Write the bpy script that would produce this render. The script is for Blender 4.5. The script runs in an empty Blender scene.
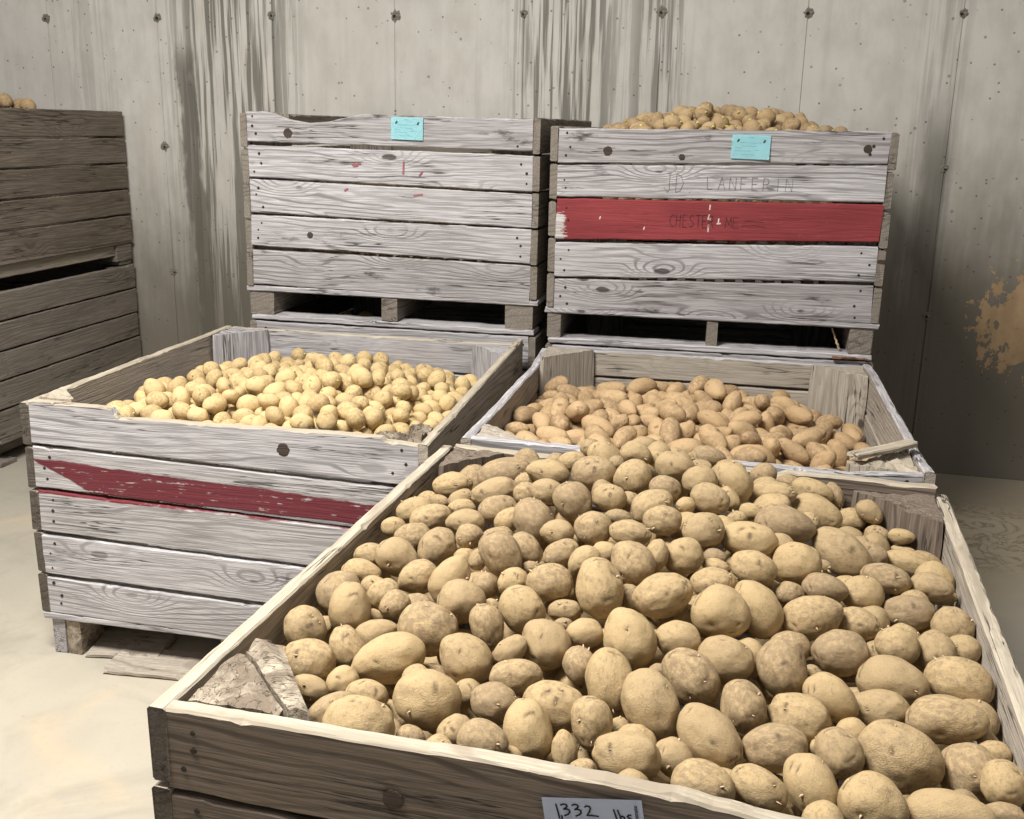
import bpy, bmesh, math, random
from mathutils import Vector, Matrix, Quaternion, noise
sc = bpy.context.scene
col = sc.collection
random.seed(7)

EXPOSURE = 0.0
WORLD = 0.30
LAMPS = [('ceiling_lamp', (-1.3, 1.35, 3.7), 1.5, 0.6, 310.0, (1.0, 0.97, 0.92))]
# ------------------------------------------------------------------ helpers
def link(o, parent=None):
    col.objects.link(o)
    if parent is not None:
        o.parent = parent
    return o

def tag(o, label=None, cat=None, group=None, kind=None):
    if label: o['label'] = label
    if cat: o['category'] = cat
    if group: o['group'] = group
    if kind: o['kind'] = kind
    return o

def empty(name, loc=(0, 0, 0), rz=0.0, parent=None):
    o = bpy.data.objects.new(name, None)
    o.empty_display_size = 0.05
    o.location = loc
    o.rotation_euler = (0, 0, rz)
    return link(o, parent)

def mesh_obj(name, bm, mat, parent=None, loc=(0, 0, 0), rot=(0, 0, 0), smooth=False):
    bmesh.ops.recalc_face_normals(bm, faces=bm.faces[:])
    me = bpy.data.meshes.new(name)
    bm.to_mesh(me); bm.free()
    if smooth:
        for p in me.polygons: p.use_smooth = True
    if mat: me.materials.append(mat)
    o = bpy.data.objects.new(name, me)
    o.location = loc
    o.rotation_euler = rot
    return link(o, parent)

def fbm(x, y=0.0, z=0.0, o=3):
    return noise.fractal(Vector((x, y, z)), 0.6, 2.1, o)

# ------------------------------------------------------------------ node helper
class NT:
    def __init__(self, name):
        self.m = bpy.data.materials.new(name)
        self.m.use_nodes = True
        self.t = self.m.node_tree
        self.t.nodes.clear()
        self.out = self.t.nodes.new('ShaderNodeOutputMaterial')
        self.b = self.t.nodes.new('ShaderNodeBsdfPrincipled')
        self.t.links.new(self.b.outputs[0], self.out.inputs[0])
        self.tc = self.t.nodes.new('ShaderNodeTexCoord')
        self.oi = self.t.nodes.new('ShaderNodeObjectInfo')
    def put(self, sock, v):
        if hasattr(v, 'is_linked') or isinstance(v, bpy.types.NodeSocket):
            self.t.links.new(v, sock)
        elif isinstance(v, (tuple, list)) and sock.type == 'RGBA':
            sock.default_value = (v[0], v[1], v[2], 1.0)
        else:
            sock.default_value = v
    def mth(self, op, a, b=0.0, c=0.0, clamp=False):
        n = self.t.nodes.new('ShaderNodeMath'); n.operation = op; n.use_clamp = clamp
        self.put(n.inputs[0], a); self.put(n.inputs[1], b); self.put(n.inputs[2], c)
        return n.outputs[0]
    def add(self, a, b): return self.mth('ADD', a, b)
    def sub(self, a, b): return self.mth('SUBTRACT', a, b)
    def mul(self, a, b): return self.mth('MULTIPLY', a, b)
    def map(self, v, f0, f1, t0=0.0, t1=1.0, smooth=True):
        n = self.t.nodes.new('ShaderNodeMapRange')
        n.interpolation_type = 'SMOOTHSTEP' if smooth else 'LINEAR'
        self.put(n.inputs['Value'], v)
        n.inputs['From Min'].default_value = f0; n.inputs['From Max'].default_value = f1
        n.inputs['To Min'].default_value = t0; n.inputs['To Max'].default_value = t1
        return n.outputs['Result']
    def mix(self, f, a, b, mode='MIX'):
        n = self.t.nodes.new('ShaderNodeMix'); n.data_type = 'RGBA'; n.blend_type = mode
        self.put(n.inputs[0], f); self.put(n.inputs[6], a); self.put(n.inputs[7], b)
        return n.outputs[2]
    def noise(self, vec, scale=1.0, detail=3.0, rough=0.55, dist=0.0):
        n = self.t.nodes.new('ShaderNodeTexNoise')
        self.put(n.inputs['Vector'], vec)
        n.inputs['Scale'].default_value = scale; n.inputs['Detail'].default_value = detail
        n.inputs['Roughness'].default_value = rough; n.inputs['Distortion'].default_value = dist
        return n.outputs[0]
    def voro(self, vec, scale=1.0, rnd=1.0, dim='3D', feature='F1'):
        n = self.t.nodes.new('ShaderNodeTexVoronoi'); n.voronoi_dimensions = dim; n.feature = feature
        self.put(n.inputs['Vector'], vec)
        n.inputs['Scale'].default_value = scale; n.inputs['Randomness'].default_value = rnd
        return n
    def sep(self, v):
        n = self.t.nodes.new('ShaderNodeSeparateXYZ'); self.put(n.inputs[0], v); return n.outputs
    def comb(self, x, y, z):
        n = self.t.nodes.new('ShaderNodeCombineXYZ')
        self.put(n.inputs[0], x); self.put(n.inputs[1], y); self.put(n.inputs[2], z)
        return n.outputs[0]
    def vmul(self, v, s):
        n = self.t.nodes.new('ShaderNodeVectorMath'); n.operation = 'MULTIPLY'
        self.put(n.inputs[0], v); n.inputs[1].default_value = s; return n.outputs[0]
    def vadd(self, v, w):
        n = self.t.nodes.new('ShaderNodeVectorMath'); n.operation = 'ADD'
        self.put(n.inputs[0], v); self.put(n.inputs[1], w); return n.outputs[0]
    def bump(self, h, strength=0.5, dist=0.002):
        n = self.t.nodes.new('ShaderNodeBump')
        n.inputs['Strength'].default_value = strength; n.inputs['Distance'].default_value = dist
        self.put(n.inputs['Height'], h); return n.outputs[0]
    def done(self, colour, rough=0.85, normal=None, spec=0.25):
        self.put(self.b.inputs['Base Color'], colour)
        self.put(self.b.inputs['Roughness'], rough)
        self.b.inputs['Specular IOR Level'].default_value = spec
        if normal is not None: self.t.links.new(normal, self.b.inputs['Normal'])
        return self.m

def wood_mat(name, light, mid, dark, contrast=0.8, paint=None, red_band=None, blotch=0.6, stain=0.6):
    """weathered sawn softwood; grain along the board's own x"""
    n = NT(name)
    rnd = n.oi.outputs['Random']
    off = n.comb(n.mul(rnd, 31.7), n.mul(rnd, 17.3), n.mul(rnd, 53.1))
    P = n.vadd(n.tc.outputs['Object'], off)
    x, y, z = n.sep(P)
    # knots
    kv = n.comb(n.mul(x, 2.6), n.mul(y, 2.0), n.mul(z, 7.0))
    k = n.voro(kv, 1.0, 0.9)
    kd = k.outputs['Distance']
    kr = n.sep(k.outputs['Color'])[0]
    has = n.map(kr, 0.52, 0.56)
    near = n.mul(n.map(kd, 0.0, 0.42, 1.0, 0.0), has)
    jig = n.noise(n.vmul(P, (30, 30, 60)), 1.0, 2.0)
    knot = n.mul(n.map(n.add(kd, n.mul(n.sub(jig, 0.5), 0.05)), 0.06, 0.085, 1.0, 0.0), has)
    # growth rings
    w1 = n.noise(n.vmul(P, (0.9, 3.0, 5.0)), 1.0, 2.0, 0.5)
    w2 = n.noise(n.vmul(P, (7.0, 12.0, 22.0)), 1.0, 2.0, 0.5)
    ph = n.add(n.mul(z, 330.0), n.mul(y, 90.0))
    ph = n.add(ph, n.mul(w1, 62.0)); ph = n.add(ph, n.mul(w2, 5.0)); ph = n.add(ph, n.mul(near, 26.0))
    s = n.mth('SINE', ph)
    ring = n.mth('POWER', n.map(s, -0.2, 1.0, 0.0, 1.0), 1.6)
    fade = n.map(n.noise(n.vmul(P, (1.6, 6, 14)), 1.0, 2.0), 0.3, 0.7, 0.25, 1.0)
    ring = n.mul(ring, fade)
    fib = n.noise(n.vmul(P, (7.0, 220.0, 260.0)), 1.0, 3.0, 0.6)
    fibm = n.map(fib, 0.42, 0.66)
    fib2 = n.noise(n.vmul(P, (3.0, 420.0, 480.0)), 1.0, 2.0, 0.6)
    fibw = n.map(fib2, 0.30, 0.46, 1.0, 0.0)
    fibd = n.map(fib2, 0.54, 0.70)
    blo = n.noise(n.vmul(P, (2.2, 5.0, 9.0)), 1.0, 4.0, 0.6)
    blom = n.map(blo, 0.35, 0.68)
    base = n.mix(n.mul(blom, blotch), light, mid)
    base = n.mix(n.mul(rnd, 0.35), base, mid)
    base = n.mix(n.mul(fibw, 0.55), base, tuple(min(0.9, v * 1.28) for v in light))
    line = n.mth('MAXIMUM', n.mul(ring, 0.85), n.mth('MAXIMUM', n.mul(fibm, 0.62), n.mul(fibd, 0.5)))
    c = n.mix(n.mul(line, contrast), base, dark)
    # drying cracks and dark stains
    cr = n.noise(n.vmul(P, (2.4, 40.0, 75.0)), 1.0, 3.0, 0.5)
    crm = n.mul(n.map(n.mth('ABSOLUTE', n.sub(cr, 0.5)), 0.006, 0.022, 1.0, 0.0), n.map(n.noise(n.vmul(P, (3, 8, 12)), 1.0, 2.0), 0.52, 0.62))
    c = n.mix(n.mul(crm, 0.85), c, (0.03, 0.026, 0.022))
    st = n.map(n.noise(n.vmul(P, (5.5, 9.0, 20.0)), 1.0, 5.0, 0.65), 0.61, 0.74)
    c = n.mix(n.mul(st, stain), c, tuple(v * 0.35 for v in dark))
    c = n.mix(n.mul(knot, 0.85), c, (dark[0] * 0.42, dark[1] * 0.36, dark[2] * 0.30))
    if paint is not None:
        ox, oy, oz = n.sep(n.tc.outputs['Object'])
        wear = n.noise(n.vmul(P, (22.0, 60.0, 90.0)), 1.0, 4.0, 0.7)
        grainwear = n.noise(n.vmul(P, (5.0, 150.0, 160.0)), 1.0, 2.0)
        if red_band is None:
            pm = n.map(n.add(wear, n.mul(n.sub(grainwear, 0.5), 0.15)), 0.70, 0.75, 1.0, 0.0)
            # bare worn end of the board, lower left, and the chipped right end
            bare = n.mul(n.map(n.add(ox, n.mul(n.sub(wear, .5), .09)), 0.022, 0.034, 1.0, 0.0), n.map(n.add(oz, n.mul(n.sub(wear, .5), .12)), 0.0, 0.012, 1.0, 0.0))
            pm = n.mul(pm, n.sub(1.0, bare))
        else:
            (x0, t0, b0), (x1, t1, b1) = red_band
            tt = n.map(ox, x0, x1, t0, t1, False); bb = n.map(ox, x0, x1, b0, b1, False)
            ww = n.mul(n.sub(n.noise(n.vmul(P, (3.0, 10, 10)), 1.0, 5.0, .7), 0.5), 0.035)
            up = n.map(n.sub(tt, n.add(oz, ww)), -0.002, 0.003)
            dn = n.map(n.sub(n.add(oz, ww), bb), -0.002, 0.003)
            pm = n.mul(n.mul(up, dn), n.map(n.add(wear, n.mul(n.sub(grainwear, 0.5), 0.6)), 0.62, 0.74, 1.0, 0.1))
        pc = n.mix(n.map(blo, 0.3, 0.7), paint, tuple(v * 0.72 for v in paint))
        pc = n.mix(n.mul(line, 0.35), pc, tuple(v * 0.5 for v in paint))
        c = n.mix(pm, c, pc)
    h = n.sub(n.sub(1.0, n.mul(line, 0.7)), n.add(crm, n.mul(knot, 0.4)))
    rough = n.map(blo, 0.2, 0.8, 0.75, 0.95)
    return n.done(c, rough, n.bump(h, 0.55, 0.0022), 0.18)

M = {}
M['silver'] = wood_mat('silver_grey_wood', (0.46, 0.44, 0.445), (0.33, 0.31, 0.31), (0.095, 0.082, 0.082), 0.85, stain=0.85)
M['bright'] = wood_mat('bright_grey_wood', (0.55, 0.535, 0.545), (0.40, 0.38, 0.385), (0.105, 0.09, 0.092), 0.85)
M['bare'] = wood_mat('bare_worn_wood', (0.46, 0.405, 0.32), (0.38, 0.325, 0.25), (0.19, 0.15, 0.11), 0.6, stain=0.3)
M['endgrain'] = wood_mat('dirty_end_grain', (0.13, 0.11, 0.09), (0.09, 0.075, 0.06), (0.03, 0.024, 0.02), 0.8)
M['knotwood'] = wood_mat('dark_knot', (0.085, 0.062, 0.05), (0.05, 0.038, 0.03), (0.02, 0.015, 0.012), 0.7)
M['tan'] = wood_mat('tan_grey_wood', (0.44, 0.39, 0.33), (0.34, 0.295, 0.24), (0.15, 0.12, 0.09), 0.7)
M['front'] = wood_mat('brown_grey_wood', (0.225, 0.178, 0.140), (0.155, 0.120, 0.095), (0.042, 0.032, 0.025), 0.8, stain=0.8)
M['brown'] = wood_mat('dark_brown_wood', (0.235, 0.195, 0.155), (0.165, 0.135, 0.105), (0.055, 0.043, 0.033), 0.8, blotch=0.8)
M['browngrey'] = wood_mat('dull_grey_wood', (0.27, 0.235, 0.20), (0.20, 0.175, 0.145), (0.07, 0.058, 0.048), 0.75, blotch=0.7)
M['red'] = wood_mat('red_painted_wood', (0.66, 0.62, 0.60), (0.5, 0.46, 0.43), (0.15, 0.13, 0.12), 0.8, paint=(0.285, 0.052, 0.058))
M['redband'] = wood_mat('red_striped_wood', (0.52, 0.50, 0.50), (0.37, 0.35, 0.35), (0.10, 0.087, 0.087), 0.85, paint=(0.165, 0.036, 0.046),
                        red_band=((0.0, 0.038, 0.030), (1.0, -0.008, -0.46)))
M['redtrace'] = wood_mat('red_edged_wood', (0.52, 0.50, 0.50), (0.37, 0.35, 0.35), (0.10, 0.087, 0.087), 0.85, paint=(0.22, 0.045, 0.055),
                         red_band=((0.15, 0.075, 0.062), (0.9, 0.075, 0.047)))

def flat_mat(name, c, rough=0.8, spec=0.3, var=0.12, scale=40):
    n = NT(name)
    v = n.map(n.noise(n.tc.outputs['Object'], scale, 3.0), 0.3, 0.7, 1.0 - var, 1.0 + var)
    k = n.t.nodes.new('ShaderNodeVectorMath'); k.operation = 'SCALE'
    k.inputs[0].default_value = c; n.put(k.inputs['Scale'], v)
    return n.done(k.outputs[0], rough, None, spec)
M['nail'] = flat_mat('rusty_nail', (0.028, 0.022, 0.018), 0.7)
M['card'] = flat_mat('pale_blue_card', (0.50, 0.86, 0.92), 0.7, 0.2, 0.03)
M['print'] = flat_mat('faded_teal_print', (0.17, 0.52, 0.57), 0.7, 0.2, 0.05)
M['staple'] = flat_mat('dark_staple', (0.02, 0.07, 0.085), 0.5, 0.4, 0.05)
M['label'] = flat_mat('white_label', (0.70, 0.76, 0.92), 0.5, 0.3, 0.02)
M['ink'] = flat_mat('black_marker', (0.012, 0.012, 0.016), 0.5, 0.3, 0.05)
M['pencil'] = flat_mat('dark_pencil', (0.055, 0.02, 0.024), 0.7, 0.2, 0.1)
M['pencilgrey'] = flat_mat('grey_pencil', (0.17, 0.16, 0.165), 0.7, 0.2, 0.1)
M['chip'] = flat_mat('bare_chipped_wood', (0.62, 0.55, 0.46), 0.9, 0.2, 0.2, 120)
M['red_fleck'] = flat_mat('faded_red_paint', (0.30, 0.11, 0.12), 0.8, 0.2, 0.15, 200)
M['rust'] = flat_mat('red_brown_bark', (0.16, 0.075, 0.042), 0.9, 0.2, 0.3, 60)
M['litter'] = flat_mat('pale_dry_wood', (0.45, 0.33, 0.21), 0.9, 0.2, 0.3, 60)

# rough broken end grain
def rot_mat():
    n = NT('broken_rotten_wood')
    P = n.tc.outputs['Object']
    a = n.noise(n.vmul(P, (60, 60, 60)), 1.0, 6.0, 0.7)
    b = n.noise(n.vmul(P, (14, 14, 14)), 1.0, 4.0, 0.6, 1.0)
    crk = n.map(n.mth('ABSOLUTE', n.sub(n.noise(n.vmul(P, (14, 60, 40)), 1.0, 3.0), 0.5)), 0.0, 0.012, 1.0, 0.0)
    c = n.mix(n.map(b, 0.35, 0.65), (0.42, 0.36, 0.28), (0.20, 0.16, 0.12))
    c = n.mix(n.map(a, 0.45, 0.75, 0, 0.7), c, (0.09, 0.07, 0.055))
    c = n.mix(n.mul(crk, 0.55), c, (0.02, 0.016, 0.012))
    return n.done(c, 0.95, n.bump(n.sub(a, crk), 0.8, 0.006), 0.1)
M['rot'] = rot_mat()

# ------------------------------------------------------------------ board builder
def board_bm(L, t, zl0, zl1, zh0, zh1, seed, wear=0.0022, top=None, bot=None, bow=0.0025, chip=0.3):
    """a sawn board along +x (0..L), thickness 0..t in y, height from zl to zh (values at both ends).
    top/bot: optional list of (x, dz) added to the edge."""
    def prof(pts, x):
        if not pts: return 0.0
        if x <= pts[0][0]: return pts[0][1]
        for (a, va), (b, vb) in zip(pts, pts[1:]):
            if x <= b: return va + (vb - va) * (x - a) / max(1e-6, b - a)
        return pts[-1][1]
    bm = bmesh.new()
    nx = max(6, int(L / 0.016))
    xs = [L * i / nx for i in range(nx + 1)]
    for p in (top or []) + (bot or []):
        if 0 < p[0] < L: xs.append(p[0])
    xs = sorted(set(round(v, 5) for v in xs))
    ch = 0.0035
    rows = []
    ends = random.Random(seed)
    e = [ends.uniform(-0.003, 0.003) for _ in range(4)]
    for x in xs:
        f = x / L
        a = fbm(x * 9, seed * 3.1, 0.3); b = fbm(x * 9, seed * 3.1, 9.3); c = fbm(x * 30, seed * 1.7, 4.1, 2)
        d = max(0.0, fbm(x * 14, seed * 5.3, 2.2) - 0.25) * 0.03 * chip
        yb = bow * fbm(x * 1.5, seed * 2.3, 7.7)
        zh = zh0 + (zh1 - zh0) * f + prof(top, x) + wear * (a * 0.8 + c * 0.6)
        zl = zl0 + (zl1 - zl0) * f + prof(bot, x) + wear * (b * 0.8 + c * 0.4)
        zhf = zh - d
        pts = [(0 + yb, zl + ch), (ch + yb, zl), (t - ch + yb, zl), (t + yb, zl + ch),
               (t + yb, zh - ch), (t - ch + yb, zh), (ch + d * 1.5 + yb, zh), (0 + yb, zhf - ch)]
        xx = x
        rows.append([bm.verts.new((xx + (e[j % 4] if x in (xs[0], xs[-1]) else 0), p[0], p[1])) for j, p in enumerate(pts)])
    for r0, r1 in zip(rows, rows[1:]):
        for j in range(8):
            bm.faces.new((r0[j], r0[(j + 1) % 8], r1[(j + 1) % 8], r1[j]))
    bm.faces.new(rows[0]); bm.faces.new(rows[-1][::-1])
    return bm

SEED = [1]
def board(name, parent, mat, origin, L, t, zl, zh, axis='x', nails=None, bare=None, end=None, **kw):
    """axis 'x' : runs along the crate's x; 'y': along its depth. zl/zh: number or (start,end)."""
    SEED[0] += 1
    zl = zl if isinstance(zl, tuple) else (zl, zl)
    zh = zh if isinstance(zh, tuple) else (zh, zh)
    zm = (zl[0] + zl[1] + zh[0] + zh[1]) / 4
    bm = board_bm(L, t, zl[0] - zm, zl[1] - zm, zh[0] - zm, zh[1] - zm, SEED[0], **kw)
    o = mesh_obj(name, bm, mat, parent, (origin[0], origin[1], origin[2] + zm), (0, 0, 0 if axis == 'x' else math.pi / 2))
    if bare:                                   # rim rubbed down to bare wood along the top edge
        o.data.materials.append(bare)
        for p in o.data.polygons:
            if p.normal.z > 0.55: p.material_index = len(o.data.materials) - 1
    if end:
        o.data.materials.append(end)
        for p in o.data.polygons:
            if abs(p.normal.x) > 0.8: p.material_index = len(o.data.materials) - 1
    if nails:
        for (nx, nz) in nails:
            c = NAIL.copy(); c.name = 'nail'
            c.location = (nx, 0.0003, nz - zm); link(c, o)
            c.scale = (random.uniform(.8, 1.25),) * 3
    return o

def disc_bm(r, h, n=10, irr=0.0, seed=0):
    """small domed head lying in the xz plane, facing -y"""
    bm = bmesh.new()
    rd = random.Random(seed)
    rings = []
    for k, (rr, yy) in enumerate(((1.0, 0.002), (1.0, -h * 0.5), (0.7, -h))):
        ring = []
        for i in range(n):
            a = 2 * math.pi * i / n
            q = r * rr * (1 + irr * rd.uniform(-1, 1))
            ring.append(bm.verts.new((q * math.cos(a), yy, q * math.sin(a))))
        rings.append(ring)
    for a, b in zip(rings, rings[1:]):
        for i in range(n): bm.faces.new((a[i], a[(i + 1) % n], b[(i + 1) % n], b[i]))
    bm.faces.new(rings[0]); bm.faces.new(rings[-1])
    return bm
NAILME = bpy.data.meshes.new('nail')
_b = disc_bm(0.0042, 0.0012, 8, 0.2, 3); bmesh.ops.recalc_face_normals(_b, faces=_b.faces[:]); _b.to_mesh(NAILME); _b.free()
NAILME.materials.append(M['nail'])
NAIL = bpy.data.objects.new('nail', NAILME)

def prism(name, parent, mat, pts, z0, z1, top_jag=0.0, seed=1, seg=0.012):
    """vertical post with polygon cross-section pts (crate xy); its grain runs up, so it is modelled lying along
    local x and stood up. Subdivided, slightly worn edges, optional ragged top."""
    bm = bmesh.new()
    cx = sum(p[0] for p in pts) / len(pts); cy = sum(p[1] for p in pts) / len(pts)
    # outline resampled
    out = []
    for (ax, ay), (bx, by) in zip(pts, pts[1:] + pts[:1]):
        n = max(2, int(math.hypot(bx - ax, by - ay) / seg))
        for i in range(n): out.append((ax + (bx - ax) * i / n - cx, ay + (by - ay) * i / n - cy))
    H = z1 - z0
    nz = 12
    rows = []
    for k in range(nz + 1):
        row = []
        for (px, py) in out:
            h = H * k / nz
            s = 1.0
            if k == nz: s = 0.965
            w = 0.0012 * fbm(px * 40 + seed, py * 40, h * 6)
            hh = h
            if k >= nz - 1:
                hh += top_jag * fbm(px * 22 + seed * 3, py * 22, 1.5) * (1 if k == nz else 0.5)
            row.append(bm.verts.new((hh, px * s + w, py * s + w)))
        rows.append(row)
    m = len(out)
    for a, b in zip(rows, rows[1:]):
        for i in range(m): bm.faces.new((a[i], a[(i + 1) % m], b[(i + 1) % m], b[i]))
    bm.faces.new(rows[0])
    # top cap : inner rings so the broken top has relief
    prev = rows[-1]
    for s in (0.7, 0.4, 0.15):
        ring = []
        for (px, py), v in zip(out, rows[-1]):
            ring.append(bm.verts.new((H + top_jag * 0.9 * fbm(px * s * 30 + seed * 3, py * s * 30, 1.5), px * s * 0.965, py * s * 0.965)))
        for i in range(m): bm.faces.new((prev[i], prev[(i + 1) % m], ring[(i + 1) % m], ring[i]))
        prev = ring
    bm.faces.new(prev)
    # local (x,y,z) -> crate (z,x,y) : x up, y->x, z->y
    o = mesh_obj(name, bm, mat, parent)
    o.matrix_local = Matrix(((0, 1, 0, cx), (0, 0, 1, cy), (1, 0, 0, z0), (0, 0, 0, 1)))
    return o

def block(name, parent, mat, x0, x1, y0, y1, z0, z1, wear=0.002, seed=None, along='y'):
    """timber block along y (or x) built by the board builder"""
    if along == 'x':
        return board(name, parent, mat, (x0, y0, 0), x1 - x0, y1 - y0, z0, z1, 'x', wear=wear)
    return board(name, parent, mat, (x1, y0, 0), y1 - y0, x1 - x0, z0, z1, 'y', wear=wear)

def even(n, z0, z1, gap):
    h = (z1 - z0 - gap * (n - 1)) / n
    return [(z1 - (i + 1) * h - i * gap, z1 - i * h - i * gap) for i in range(n)]   # top to bottom

NROWS = 5
def crate(name, loc, rz, W, D, H, hb, wood, label, group=None, front=None, right=None, left=None, back=None,
          inner=None, t=0.025, leg=0.15, posts=None, nails=True, fmats=None, ftop=None, skid_mat=None,
          skids=((0.0, 0.10), (0.52, 0.585), (0.985, 1.09)), under=True, smat=None, ends_flush=True, rtop=None, btop=None, ltop=None, fkw=None, lap=None, lapx=0.014, end=None, knots=(), rim=None):
    root = empty(name, loc, rz)
    tag(root, label, 'crate', group)
    rr = random.Random(hash(name + label) % 1000 if False else len(label) * 7 + int(W * 1000))
    fb = front or even(5, hb, H, 0.008)
    rb = right or even(5, hb, H, 0.008)
    lb = left or even(5, hb, H, 0.008)
    bb = back or even(5, hb, H, 0.008)
    for i, z in enumerate(fb):
        lo, hi = z[:2]
        nl = None
        if nails:
            l0 = lo[0] if isinstance(lo, tuple) else lo; h0 = hi[0] if isinstance(hi, tuple) else hi
            l1 = lo[1] if isinstance(lo, tuple) else lo; h1 = hi[1] if isinstance(hi, tuple) else hi
            nl = []
            for q in (0.22, 0.5, 0.8):
                nl.append((rr.uniform(0.02, 0.05), l0 + (h0 - l0) * q + rr.uniform(-.008, .008)))
                nl.append((W - 2 * t - rr.uniform(0.02, 0.06), l1 + (h1 - l1) * q + rr.uniform(-.008, .008)))
        kw = dict((fkw or {}).get(i, {}))
        x0 = t if lap is None else lapx
        ob = board('front_board', root, (fmats or {}).get(i, wood), (x0, 0, 0), W - t - x0, t, lo, hi, 'x', nails=nl, top=(ftop if i == 0 else None), bare=(rim if i == 0 else None), **kw)
        for (ki, ku, kz, kr) in knots:
            if ki == i:
                kb = disc_bm(kr, 0.0006, 22, 0.10, int(ku * 100))
                mesh_obj('knot', kb, M['knotwood'], ob, (ku - x0, -0.0004, kz - ob.location.z))
    for i, (lo, hi) in enumerate(bb):
        board('back_board', root, inner or wood, (t, D - t, 0), W - 2 * t, t, lo, hi, 'x', top=(btop if i == 0 else None), bare=(rim if i == 0 else None))
    so = 0.0 if lap is None else t - lap; sy = 0.0
    for i, (lo, hi) in enumerate(lb):
        board('side_board', root, (smat or wood), (t - so, sy + rr.uniform(-.004, 0.002) * (lap is None), 0), D - sy, t, lo, hi, 'y', top=(ltop if i == 0 else None), bare=(rim if i == 0 else None), end=end)
    for i, (lo, hi) in enumerate(rb):
        board('side_board', root, (smat or wood), (W, rr.uniform(-.004, 0.002), 0), D, t, lo, hi, 'y', top=(rtop if i == 0 else None), bare=(rim if i == 0 else None), end=None)
    # triangular corner posts inside
    P = dict(FL=leg, FR=leg, BL=leg, BR=leg); PT = dict(FL=0, FR=0, BL=0, BR=0); J = dict(FL=.004, FR=.004, BL=.004, BR=.004); PM = {}
    for k, v in (posts or {}).items():
        if 'leg' in v: P[k] = v['leg']
        if 'dz' in v: PT[k] = v['dz']
        if 'jag' in v: J[k] = v['jag']
        if 'mat' in v: PM[k] = v['mat']
    e = t + 0.003
    C = dict(FL=(e, e, 1, 1), FR=(W - e, e, -1, 1), BL=(e, D - e, 1, -1), BR=(W - e, D - e, -1, -1))
    for k, (cx, cy, sx, sy) in C.items():
        if P[k] <= 0: continue
        pts = [(cx, cy), (cx + sx * P[k], cy), (cx + sx * P[k], cy + sy * 0.012), (cx + sx * 0.012, cy + sy * P[k]), (cx, cy + sy * P[k])]
        if sx * sy < 0: pts = pts[::-1]
        prism('corner_post', root, PM.get(k, inner or wood), pts, hb, H - 0.004 + PT[k], J[k], seed=len(k) + ord(k[0]) + ord(k[1]))
    # floor panel, runners, planks under the runners
    board('base_panel', root, wood, (-0.004, 0.0, 0), W + 0.008, D - 0.004, hb - 0.021, hb - 0.001, 'x', wear=0.0012)
    if skids is not None:
        for (a, b) in skids:
            block('skid', root, skid_mat or wood, a + 0.004, b, 0.006, D - 0.006, 0.021, hb - 0.022)
    if under:
        board('bottom_plank', root, wood, (0.01, 0.0, 0), W - 0.02, 0.10, 0.0, 0.02, 'x', wear=0.0025)
        board('bottom_plank', root, wood, (0.01, D - 0.12, 0), W - 0.02, 0.10, 0.0, 0.02, 'x', wear=0.0025)
    return root

# strokes drawn on a board: thin raised ribbons in the board's xz plane
def strokes(name, parent, mat, lines, width, y=-0.0006, th=0.0005):
    bm = bmesh.new()
    for ln in lines:
        # resample with a rounded polyline
        for (a, b) in zip(ln, ln[1:]):
            d = Vector((b[0] - a[0], b[1] - a[1]))
            L = d.length
            if L < 1e-6: continue
            d /= L; nrm = Vector((-d.y, d.x)) * width * 0.5
            vs = []
            for yy in (y, y - th):
                for (p, s) in ((a, 1), (a, -1), (b, -1), (b, 1)):
                    ext = d * width * 0.35 * (-1 if p is a else 1)
                    vs.append(bm.verts.new((p[0] + s * nrm.x + ext.x, yy, p[1] + s * nrm.y + ext.y)))
            a0, a1, b1, b0, c0, c1, d1, d0 = vs
            for f in ((c0, c1, d1, d0), (a0, a1, b1, b0), (a0, c0, d0, b0), (a1, c1, d1, b1), (a0, a1, c1, c0), (b0, b1, d1, d0)):
                bm.faces.new(f)
    return mesh_obj(name, bm, mat, parent)

def plate(name, parent, mat, w, h, loc, rot=(0, 0, 0), th=0.0008, curl=0.0, round_=0.003):
    """thin card in the xz plane facing -y, rounded corners, optional curl of its lower right corner"""
    bm = bmesh.new()
    n = 14
    grid = []
    for j in range(n + 1):
        row = []
        for i in range(n + 1):
            x = w * i / n; z = -h * j / n
            lift = curl * (max(0, (i / n - 0.3)) ** 2) * (max(0, (j / n - 0.2)) ** 1.5)
            row.append(bm.verts.new((x, -th - lift, z)))
        grid.append(row)
    for j in range(n):
        for i in range(n):
            bm.faces.new((grid[j][i], grid[j][i + 1], grid[j + 1][i + 1], grid[j + 1][i]))
    r = bmesh.ops.solidify(bm, geom=bm.faces[:], thickness=-th * 0.8)
    return mesh_obj(name, bm, mat, parent, loc, rot)
# ------------------------------------------------------------------ camera
F_PX, PITCH, ROLL, CAM_H = 1039.03, 0.26562, -0.01957, 1.47686
cam = bpy.data.cameras.new('camera'); camo = bpy.data.objects.new('camera', cam); link(camo)
cam.sensor_fit = 'HORIZONTAL'; cam.sensor_width = 36.0; cam.lens = F_PX / 1024 * 36.0
fw = Vector((0, math.cos(PITCH), -math.sin(PITCH))); rt = Vector((1, 0, 0)); dn = fw.cross(rt)
c_, s_ = math.cos(ROLL), math.sin(ROLL)
r2 = c_ * rt + s_ * dn; d2 = -s_ * rt + c_ * dn
R3 = Matrix((r2, -d2, -fw)).transposed()
camo.matrix_world = Matrix.Translation((0, 0, CAM_H)) @ R3.to_4x4()
sc.camera = camo
cam.clip_start = 0.05
sc.view_settings.view_transform = 'Standard'
sc.view_settings.look = 'None'
sc.view_settings.gamma = 1.0
sc.view_settings.use_curve_mapping = False
sc.view_settings.exposure = EXPOSURE

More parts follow.
